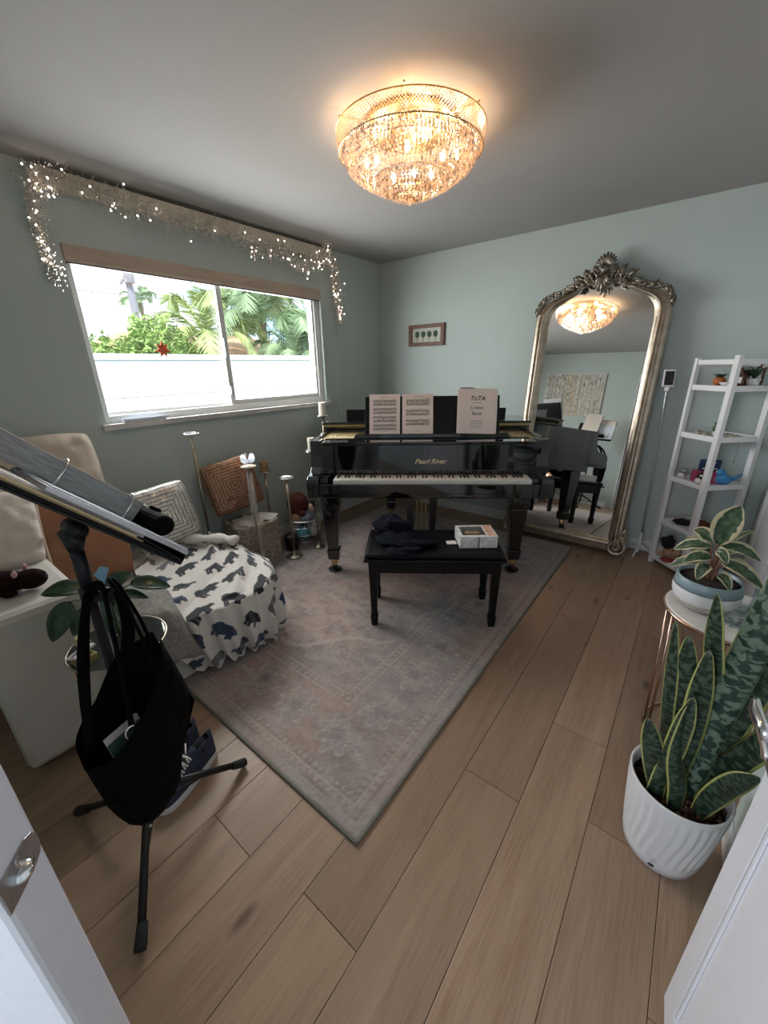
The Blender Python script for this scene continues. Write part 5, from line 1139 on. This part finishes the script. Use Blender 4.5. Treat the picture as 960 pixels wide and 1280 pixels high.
# ------------------------------------------------------------------ black bag hanging from the stand
def bag():
    b = E_('black_tote_bag', (1.88, -3.40, .60), 'black shoulder bag hanging by its straps from the music stand', 'bag')
    o = b.location.copy()
    A = Vector
    # rim of the front panel, left to right, and the lower outline
    rim = curve([(1.842, -3.548, .560), (1.875, -3.512, .575), (1.905, -3.455, .640), (1.925, -3.395, .735), (1.905, -3.342, .842)], 16)
    rimb = curve([(1.838, -3.548, .562), (1.815, -3.535, .625), (1.80, -3.465, .690), (1.80, -3.405, .775), (1.855, -3.340, .842)], 16)
    low = curve([(1.845, -3.535, .480), (1.84, -3.530, .40), (1.85, -3.500, .305), (1.858, -3.45, .280), (1.875, -3.385, .345), (1.885, -3.36, .44), (1.895, -3.325, .54), (1.90, -3.298, .61)], 16)
    def panel(rm, bul):
        v = []; n = 18
        for i in range(16):
            for j in range(n):
                t = j/(n-1); q = rm[i].lerp(low[i], t); w = math.sin(PI*i/15)**.6*math.sin(PI*min(1, t*.92+.08))**.7
                q = q+A((bul, bul*.15, 0))*w+A((.010*fb(i*.35, j*.35, 2)*2, 0, 0)); v.append(q-o)
        return G().add(v, [(i*n+j, i*n+j+1, (i+1)*n+j+1, (i+1)*n+j) for i in range(15) for j in range(n-1)])
    B(panel(rim, .045), 'front_panel', 'fabblack', b, smooth=True, solid=.004)
    B(panel(rimb, -.045), 'back_panel', 'fabblack', b, smooth=True, solid=.004)
    # side gussets closing the ends are the shared outline; stitched seam along it
    B(G().tube([q-o for q in low], .004, 6), 'seam', 'fabblack', b, smooth=True)
    kn = [(1.735, -3.385, .955)]
    def strap(pts, nm='strap'):
        B(G().tube([Vector(q)-o for q in curve(pts, 22)], .010, 10, flat=.35), nm, 'fabblack', b, smooth=True)
    strap([(1.90, -3.450, .645), (1.865, -3.425, .80), (1.80, -3.40, .93), (1.74, -3.388, .962), (1.725, -3.42, .93), (1.79, -3.475, .80), (1.815, -3.515, .640)])
    strap([(1.905, -3.445, .650), (1.875, -3.43, .80), (1.81, -3.405, .925), (1.748, -3.392, .958), (1.735, -3.425, .92), (1.80, -3.485, .80), (1.835, -3.525, .600)])
    strap([(1.925, -3.375, .765), (1.89, -3.375, .87), (1.81, -3.372, .95), (1.745, -3.370, .962), (1.74, -3.36, .94), (1.80, -3.375, .87), (1.82, -3.405, .775)])
    strap([(1.915, -3.365, .775), (1.885, -3.36, .87), (1.81, -3.362, .945), (1.75, -3.360, .960), (1.745, -3.35, .93), (1.81, -3.365, .86), (1.835, -3.395, .785)])
    dr = G().tube([Vector((1.912+.0*math.cos(a), -3.452+.014*math.cos(a), .640+.018*math.sin(a)))-o for a in [2*PI*k/20 for k in range(20)]], .0026, 7, closed=True)
    B(dr, 'strap_ring', 'silver', b, smooth=True)
    B(G().sph(Vector((1.905, -3.475, .318))-o, (.004, .005, .005), 8, 6), 'rivet', 'sheetmetal', b, smooth=True)
    nb = E_('notebook_in_bag', (1.858, -3.47, .52), 'white paged notebook with green cover standing inside the black bag', 'book', rot=(-.35, 0, .30+PI/2))
    B(G().bb(-.02, .07, -.004, .004, .0, .085), 'pages', 'paper', nb, bevel=.001); B(G().bb(-.022, .072, -.006, -.004, .0, .068), 'green_cover', mat('green_cover', (.07, .14, .11), .5), nb)
bag()

# ------------------------------------------------------------------ sneakers
def shoe(loc, rz, lab, s=1):
    e = E_('sneaker', loc, lab, 'shoe', 'pair of navy sneakers behind the music stand', rz=rz)
    n = 24
    def outl(t, w): return w*(.62+.38*math.sin(PI*min(1, t*1.1))) if t < .5 else w*(math.sqrt(max(0, 1-((t-.62)/.38)**2)) if t > .62 else 1)
    def wdt(t): return .042*(.78+.22*math.cos((t-.7)*4))*(math.sqrt(max(0, 1-max(0, (t-.82)/.18)**2)))*(math.sqrt(max(0, 1-max(0, (.10-t)/.10)**2)))+.001
    L = .27
    sole = [( (t-.5)*L, wdt(t)+.004) for t in [i/(n-1) for i in range(n)]]; poly_ = [(x, y) for x, y in sole]+[(x, -y) for x, y in sole[::-1]]
    B(G().prism(poly_[::-1], 0, .028), 'sole', 'sole', e, bevel=.004)
    v = []; m_ = 14
    for i in range(n):
        t = i/(n-1); w = wdt(t)*.96; hgt = .095 if t < .28 else (.095-.055*min(1, (t-.28)/.35) if t < .63 else .040*math.sqrt(max(.02, 1-((t-.63)/.38)**2)))
        for k in range(m_):
            a = PI*k/(m_-1); v.append(((t-.5)*L, w*math.cos(a)*(1 if a in (0, PI) else .97), .026+max(.006, hgt)*max(0, math.sin(a))**.75))
    f = [(i*m_+k, i*m_+k+1, (i+1)*m_+k+1, (i+1)*m_+k) for i in range(n-1) for k in range(m_-1) if not (1 < i < 7 and 4 <= k <= 8)]
    B(G().add(v, f), 'upper', 'denim', e, smooth=True, solid=.004)
    B(G().sph((-.075, 0, .085), (.042, .026, .028), 14, 8, fn=lambda p_: 1+.1*math.sin(6*math.atan2(p_.y, p_.x))), 'lining', 'blackplush', e, smooth=True)
    B(G().sph((.098, 0, .030), (.034, .034, .022), 14, 8), 'toe_cap', 'sole', e, smooth=True)
    g_ = G()
    for i in range(5):
        x = -.018+i*.018; z = .112-.011*i; g_.tube(curve([(x, -.022, z-.014), (x+.006, 0, z+.001), (x+.012, .022, z-.014)], 7), .0032, 5); g_.tube(curve([(x, .022, z-.014), (x+.006, 0, z+.002), (x+.012, -.022, z-.014)], 7), .0032, 5)
    g_.tube(curve([(-.02, -.005, .115), (-.045, -.035, .125), (-.02, -.05, .095), (-.012, -.01, .115)], 12), .003, 5)
    B(g_, 'laces', 'paper', e, smooth=True)
shoe((1.595, -3.275, 0), -1.31, 'navy canvas sneaker nearer the rug behind the music stand')
shoe((1.500, -3.285, 0), -1.25, 'navy canvas sneaker on the sofa side, beside its twin')

# ------------------------------------------------------------------ candle stands
def cstand(x, y, h, lab, top='plate', m='oldbrass', br=.065, candle=None):
    z0 = RZ if x > .285 else 0
    e = E_('candle_stand', (x, y, z0), lab, 'candle stand', 'tall metal candle stands along the window wall')
    B(G().lathe([(br, 0), (br, .006), (br*.85, .012), (br*.35, .022), (.012, .045), (.008, .06)], n=32), 'base', m, e, smooth=True)
    B(G().tube([(0, 0, .05), (0, 0, h-.02)], .0095, 12), 'pole', m, e, smooth=True)
    if top == 'ring': B(G().tube([(.052*math.cos(a), .052*math.sin(a), h) for a in [2*PI*k/36 for k in range(36)]], .006, 8, closed=True).tube([(-.05, 0, h-.002), (.05, 0, h-.002)], .005, 6).lathe([(.008, h-.03), (.018, h-.008), (.018, h-.004)], n=12), 'top_ring', 'silver', e, smooth=True)
    else: B(G().lathe([(.006, h-.035), (.014, h-.012), (.052, h-.004), (.055, h+.004), (.05, h), (0, h)], n=28), 'drip_plate', 'silver' if top == 'plate' else m, e, smooth=True)
    if candle:
        r, ch, mm, l2, nm = candle; c = E_(nm, (x, y, z0+h+.001), l2, 'candle')
        B(G().lathe([(r, 0), (r, ch-.004), (r*.9, ch), (r*.8, ch-.008), (0, ch-.008)], n=24), 'wax' if mm == 'candle' else 'cup', mm, c, smooth=False, bevel=.001)
        B(G().tube([(0, 0, ch-.008), (.001, 0, ch+.006)], .001, 5), 'wick', 'ink', c)
    return e
cstand(.13, -2.30, 1.055, 'tall stand with an empty silver ring top behind the sequin pillow', 'ring', br=.06)
eb = cstand(.43, -2.085, .81, 'stand wrapped in sheer film with a pale bow, in front of the basket', 'oldbrass', br=.06)
bw_ = E_('tulle_bow', (.43, -2.085, RZ+.84), 'pale blue tulle bow tied on top of the wrapped candle stand', 'bow')
g_ = G()
for k in range(7):
    a = 2*PI*k/7; L = random.uniform(.045, .06); P = [(0, 0, 0), (L*.6*math.cos(a), L*.6*math.sin(a), L*.9), (L*math.cos(a+.3), L*math.sin(a+.3), L*.5), (.3*L*math.cos(a+.5), .3*L*math.sin(a+.5), .0)]
    v = []
    for q in curve(P, 9): v += [q+Vector((0, 0, -.012)), q+Vector((.004*math.cos(a*3), 0, .016))]
    g_.add(v, [(2*i, 2*i+1, 2*i+3, 2*i+2) for i in range(8)])
B(g_, 'loops', 'tulle', bw_, smooth=True)
sl = E_('film_sleeve', (.43, -2.085, RZ), 'sheer plastic sleeve around the candle stand with the bow', 'film')
B(G().lathe([(.045, .06), (.030, .25), (.026, .5), (.018, .82)], n=16, sx=1.2, cap=False).tf((0, 0, 0), (0, 0, 0)), 'sleeve', 'film', sl, smooth=True)
cstand(.11, -1.735, .665, 'stand with an amber votive behind the whitewashed basket', 'plate', candle=(.033, .085, 'votive', 'amber votive on the stand behind the basket', 'votive_candle'), br=.05)
cstand(.465, -1.795, .670, 'stand with an empty plate top and brass base between the two baskets', 'plate', 'oldbrass')
cstand(.49, -1.54, .835, 'stand with a white candle just left of the piano', 'plate', br=.05, candle=(.028, .105, 'candle', 'white pillar candle level with the piano keyboard end', 'pillar_candle'))
cstand(.20, -1.12, 1.06, 'stand in the corner with a white candle above the piano', 'plate', br=.05, candle=(.030, .115, 'candle', 'white pillar candle standing higher, beside the window corner', 'pillar_candle'))

# ------------------------------------------------------------------ baskets
def hamper():
    e = E_('rope_basket', (.215, -1.99, 0), 'whitewashed woven rope basket with a bronze pillow in it', 'basket', rz=-.15)
    w, d, h = .155, .16, .33
    def loop(z, r_off=0, ph=0):
        P = []
        n = 64
        for k in range(n):
            a = 2*PI*k/n; c_, s_ = math.cos(a), math.sin(a); q = (abs(c_)**6+abs(s_)**6)**(-1/6); b_ = 1+.04*math.sin(PI*z/h)
            wv = .004*math.sin(k*PI/2+ph); P.append(((w*b_+wv)*c_*q, (d*b_+wv)*s_*q, z))
        return P
    for i in range(15): B(G().tube(loop(.011+i*.0222, ph=(i % 2)*PI), .0105, 6, closed=True), 'woven_course', 'wicker', e, smooth=True)
    g_ = G()
    for k in range(28):
        a = 2*PI*k/28; c_, s_ = math.cos(a), math.sin(a); q = (abs(c_)**6+abs(s_)**6)**(-1/6); g_.tube([((w*(1+.04*math.sin(PI*t))+.006)*c_*q, (d*(1+.04*math.sin(PI*t))+.006)*s_*q, h*t) for t in (0, .25, .5, .75, 1)], .005, 5)
    B(g_, 'stakes', 'wicker', e, smooth=True); B(G().bb(-w, w, -d, d, .002, .01), 'basket_bottom', 'wicker', e)
    B(G().tube(loop(h+.008), .014, 8, closed=True), 'basket_rim', 'wicker', e, smooth=True)
    lump('pink_cloth', (.25, -2.03, .30), (.13, .12, .045), 'creampil', 'pale pink folded cloth filling the rope basket', 2)
    meta(B(G().bb(-.075, .09, -.06, .06, 0, .006).bb(-.05, .10, -.055, .065, .006, .010), 'white_papers', 'paper', loc=(.265, -1.905, .352), rot=(.06, .05, .5)), 'white papers lying on the rim of the rope basket', 'papers')
hamper()
def wirebasket():
    c = Vector((.30, -1.535, RZ)); e = E_('wire_basket', (c.x, c.y, RZ), 'round wire basket of plush toys left of the piano leg', 'basket')
    g_ = G()
    for z, r in ((.004, .125), (.07, .14), (.14, .152), (.205, .162)): g_.tube([(r*math.cos(a), r*math.sin(a), z+.035) for a in [2*PI*k/40 for k in range(40)]], .003 if z < .2 else .005, 6, closed=True)
    for k in range(30): a = 2*PI*k/30; g_.tube([(.125*math.cos(a), .125*math.sin(a), .04), (.162*math.cos(a), .162*math.sin(a), .24)], .0016, 4)
    for k in range(10): g_.tube([(-.125+.0277*k, -math.sqrt(max(0, .125**2-(-.125+.0277*k)**2)), .04), (-.125+.0277*k, math.sqrt(max(0, .125**2-(-.125+.0277*k)**2)), .04)], .0016, 4)
    for k in range(4): a = PI/4+PI*k/2; g_.tube([(.12*math.cos(a), .12*math.sin(a), .04), (.13*math.cos(a), .13*math.sin(a), 0)], .005, 5)
    B(g_, 'wire_frame', 'silver', e, smooth=True)
    def ball(dx, dy, z, r, m, lab, nm='plush_ball'): meta(B(G().sph((0, 0, 0), r, 18, 12, fn=lambda p_: 1+.06*fb(p_.x*4, p_.y*4+p_.z, 2)), nm, m, smooth=True, loc=(c.x+dx, c.y+dy, z)), lab, 'plush toy')
    ball(.045, -.05, .115, (.065, .06, .06), 'teal', 'teal plush in the front of the wire basket'); ball(-.05, -.06, .12, (.06, .055, .06), 'whiteplush', 'striped white plush low in the wire basket'); ball(.06, .055, .12, (.06, .06, .06), 'whiteplush', 'white plush at the right side of the wire basket'); ball(-.05, .05, .12, (.06, .06, .06), 'maroonplush', 'dark maroon plush low at the back of the basket')
    ball(.055, .00, .235, (.055, .05, .05), 'grayplush', 'blue gray plush ball on top of the wire basket'); ball(-.02, -.06, .235, (.06, .05, .05), 'tanplush', 'tan plush on top at the front of the wire basket')
    ap_ = E_('plush_ape', (c.x-.055, c.y-.0, .26), 'shaggy maroon plush animal sitting on the wire basket', 'plush toy')
    B(G().sph((0, 0, .09), (.095, .09, .10), 26, 16, fn=lambda p_: 1+.12*math.sin(9*math.atan2(p_.y, p_.x)+p_.z*7)*.4+.15*fb(p_.x*5, p_.y*5+p_.z*3, 3)), 'body', 'maroonplush', ap_, smooth=True)
    B(G().sph((.075, -.03, .03), (.05, .03, .03), 12, 8), 'arm', 'maroonplush', ap_, smooth=True)
    dl = E_('cloth_doll', (c.x+.085, c.y+.045, .29), 'small cloth doll with a dark hood leaning on the maroon plush', 'doll', rz=-.6)
    B(G().sph((0, 0, .05), (.038, .034, .042), 16, 12), 'head', 'skin', dl, smooth=True); B(G().sph((-.008, .012, .058), (.045, .04, .048), 16, 12), 'hood', 'hoodie', dl, smooth=True); B(G().sph((0, 0, -.01), (.035, .03, .04), 14, 8), 'body', 'grayplush', dl, smooth=True)
    for y in (-.014, .012): B(G().sph((.015+y, -.032, .058), .004, 6, 5), 'eye', 'ink', dl)
    sp_ = E_('black_speaker', (.335, -1.71, RZ), 'small round black speaker on the rug between the baskets', 'speaker', rz=-.6)
    B(G().lathe([(.05, 0), (.056, .01), (.056, .12), (.05, .135), (0, .135)], n=28), 'case', 'blackmetal', sp_, smooth=True); B(G().tube([(.05*math.cos(a), .05*math.sin(a), .128) for a in [2*PI*k/24 for k in range(24)]], .004, 6, closed=True), 'trim_ring', 'silver', sp_, smooth=True)
wirebasket()

# ------------------------------------------------------------------ outdoors
ST(B(G().bb(-40, -.17, -20, 30, -.35, -.3), 'ground', 'ground'))
gw = ST(E_('garden_wall', (-3.0, 0, 0), None, None))
for z0, z1, y_ in ((1.60, 1.675, .02), (1.145, 1.595, 0), (.69, 1.14, 0), (.23, .685, 0), (-.3, .225, 0)):
    B(G().bb(-.2-y_, y_, -9, 9, z0, z1), 'block_course' if z0 < 1.5 else 'coping', 'blocks', gw, bevel=.006)
def palm(loc, h, n, L, m, lab, seed, trunk=.08, lean=0, grp='palms beyond the garden wall', droop=1.0):
    R = random.Random(seed); e = E_('palm_tree', loc, lab, 'palm tree', grp)
    B(G().tube(curve([(0, 0, 0), (lean*.3, lean*.5, h*.5), (0, lean, h)], 10), [trunk*(1.15-.3*i/9) for i in range(10)], 10), 'trunk', 'trunk', e, smooth=True)
    for k in range(n):
        a = 2*PI*k/n+R.uniform(-.3, .3); el = R.uniform(.1, 1.35); l = L*R.uniform(.8, 1.1)
        d = Vector((math.cos(a)*math.cos(el), math.sin(a)*math.cos(el), math.sin(el))); c0 = Vector((0, lean, h))
        P = curve([c0, c0+d*l*.5+Vector((0, 0, .08*l)), c0+d*l*.85+Vector((0, 0, -.10*l*droop)), c0+d*l+Vector((0, 0, -.42*l*droop))], 15)
        g_ = G().tube(P, [.014-.0008*i for i in range(15)], 4)
        for i in range(2, 15):
            t = (P[min(i+1, 14)]-P[i-1]).normalized(); sd = t.cross(Vector((0, 0, 1))).normalized(); ll = l*.36*math.sin(PI*min(1, i/15+.05))**.5
            for s in (-1, 1):
                for off in (0, .5):
                    b = P[i].lerp(P[i-1], off); tip = b+(sd*s*.75+t*.6+Vector((0, 0, -.35*R.uniform(.5, 1.4))))*ll; wv = t*.022
                    g_.add([b-wv, b+wv, b.lerp(tip, .55)+wv*.8+Vector((0, 0, .02)), tip, b.lerp(tip, .55)-wv*.8+Vector((0, 0, .02))], [(0, 1, 2, 3, 4)])
        B(g_, 'frond', m, e)
palm((-5.6, 1.25, -.3), 2.35, 18, 1.25, 'palm', 'bright feathery palm behind the middle of the garden wall', 1, .09)
palm((-5.4, 2.35, -.3), 2.75, 20, 1.5, 'palm2', 'blue green palm with a leaning trunk behind the right pane', 2, .08, .2)
palm((-6.5, 3.3, -.3), 3.0, 20, 1.6, 'palm', 'tall palm at the far right of the window view', 3, .09)
palm((-5.0, 3.0, -.3), 1.9, 16, 1.3, 'palm2', 'low dense palm rising just above the wall at right', 4, .07)
palm((-17, 5.0, -.3), 4.5, 12, .9, 'palm2', 'distant slim palm standing beside the utility pole', 5, .08)
def bush(loc, r, n, lab, seed, m='bush'):
    R = random.Random(seed); e = E_('shrub', loc, lab, 'shrub'); g_ = G(); 
    for k in range(n):
        a = R.uniform(0, 2*PI); ph_ = math.asin(R.uniform(-.2, 1)); rr = R.uniform(.7, 1.05)*(1+.25*math.sin(a*3+ph_*5)); p_ = Vector((r[0]*rr*math.cos(ph_)*math.cos(a), r[1]*rr*math.cos(ph_)*math.sin(a), r[2]*rr*math.sin(ph_)))
        d = Vector((R.uniform(-1, 1), R.uniform(-1, 1), R.uniform(-.3, 1))).normalized()*.055; s_ = d.orthogonal().normalized()*.022
        g_.add([p_-d*.5, p_+s_, p_+d, p_-s_], [(0, 1, 2, 3)])
    B(g_, 'foliage', m, e, kind='stuff'); B(G().tube([(0, 0, -loc[2]-.3), (0, 0, .1)], .05, 6), 'stem', 'trunk', e)
bush((-5.0, -.15, 1.45), (.6, .55, .75), 6000, 'leafy bush showing above the left of the garden wall', 1); bush((-5.3, .55, 1.35), (.6, .6, .5), 5000, 'lower leafy bush left of the palms', 2); bush((-4.9, -.95, 1.35), (.5, .5, .55), 3500, 'bush at the far left of the window view', 3)
bush((-6.2, 4.6, 1.5), (.7, .9, 1.3), 6000, 'dark green bush behind the palms at right', 4, 'palm2')
up = E_('utility_pole', (-14, 3.45, -.3), 'gray wooden utility pole with a cross arm beyond the garden wall', 'pole')
B(G().tube([(0, 0, 0), (0, 0, 6.3)], [.13, .11], 10), 'pole_shaft', 'poleg', up, smooth=True); B(G().box((0, -.35, 5.35), (.1, 1.9, .1)).box((0, 0, 5.0), (.08, .9, .08), (.9, 0, 0)), 'cross_arm', 'poleg', up)
B(G().tube([(.1, 0, 4.7), (.1, 0, 5.2)], .16, 10), 'transformer', 'poleg', up)
wr = G()
for z, y0, y1 in ((5.6, -12, 12), (5.15, -12, 12), (4.3, -12, 12), (5.8, -12, 12)): wr.tube(curve([(-.2, y0, z+.4), (0, 0, z), (.3, y1, z+.5)], 14), .014, 4)
B(wr, 'wires', 'poleg', up)
nr = E_('neighbour_house', (-9, 2.7, -.3), 'low neighbouring house with a tan roof seen above the garden wall', 'house')
B(G().bb(-2, 2, -3.0, 3.0, 0, 2.1), 'house_wall', 'blocks', nr); B(G().add([(-2.3, -3.3, 2.1), (2.3, -3.3, 2.1), (2.3, 3.3, 2.1), (-2.3, 3.3, 2.1), (0, -1.6, 2.75), (0, 1.6, 2.75)], [(0, 1, 4), (1, 2, 5, 4), (2, 3, 5), (3, 0, 4, 5)]), 'house_roof', 'roof', nr)
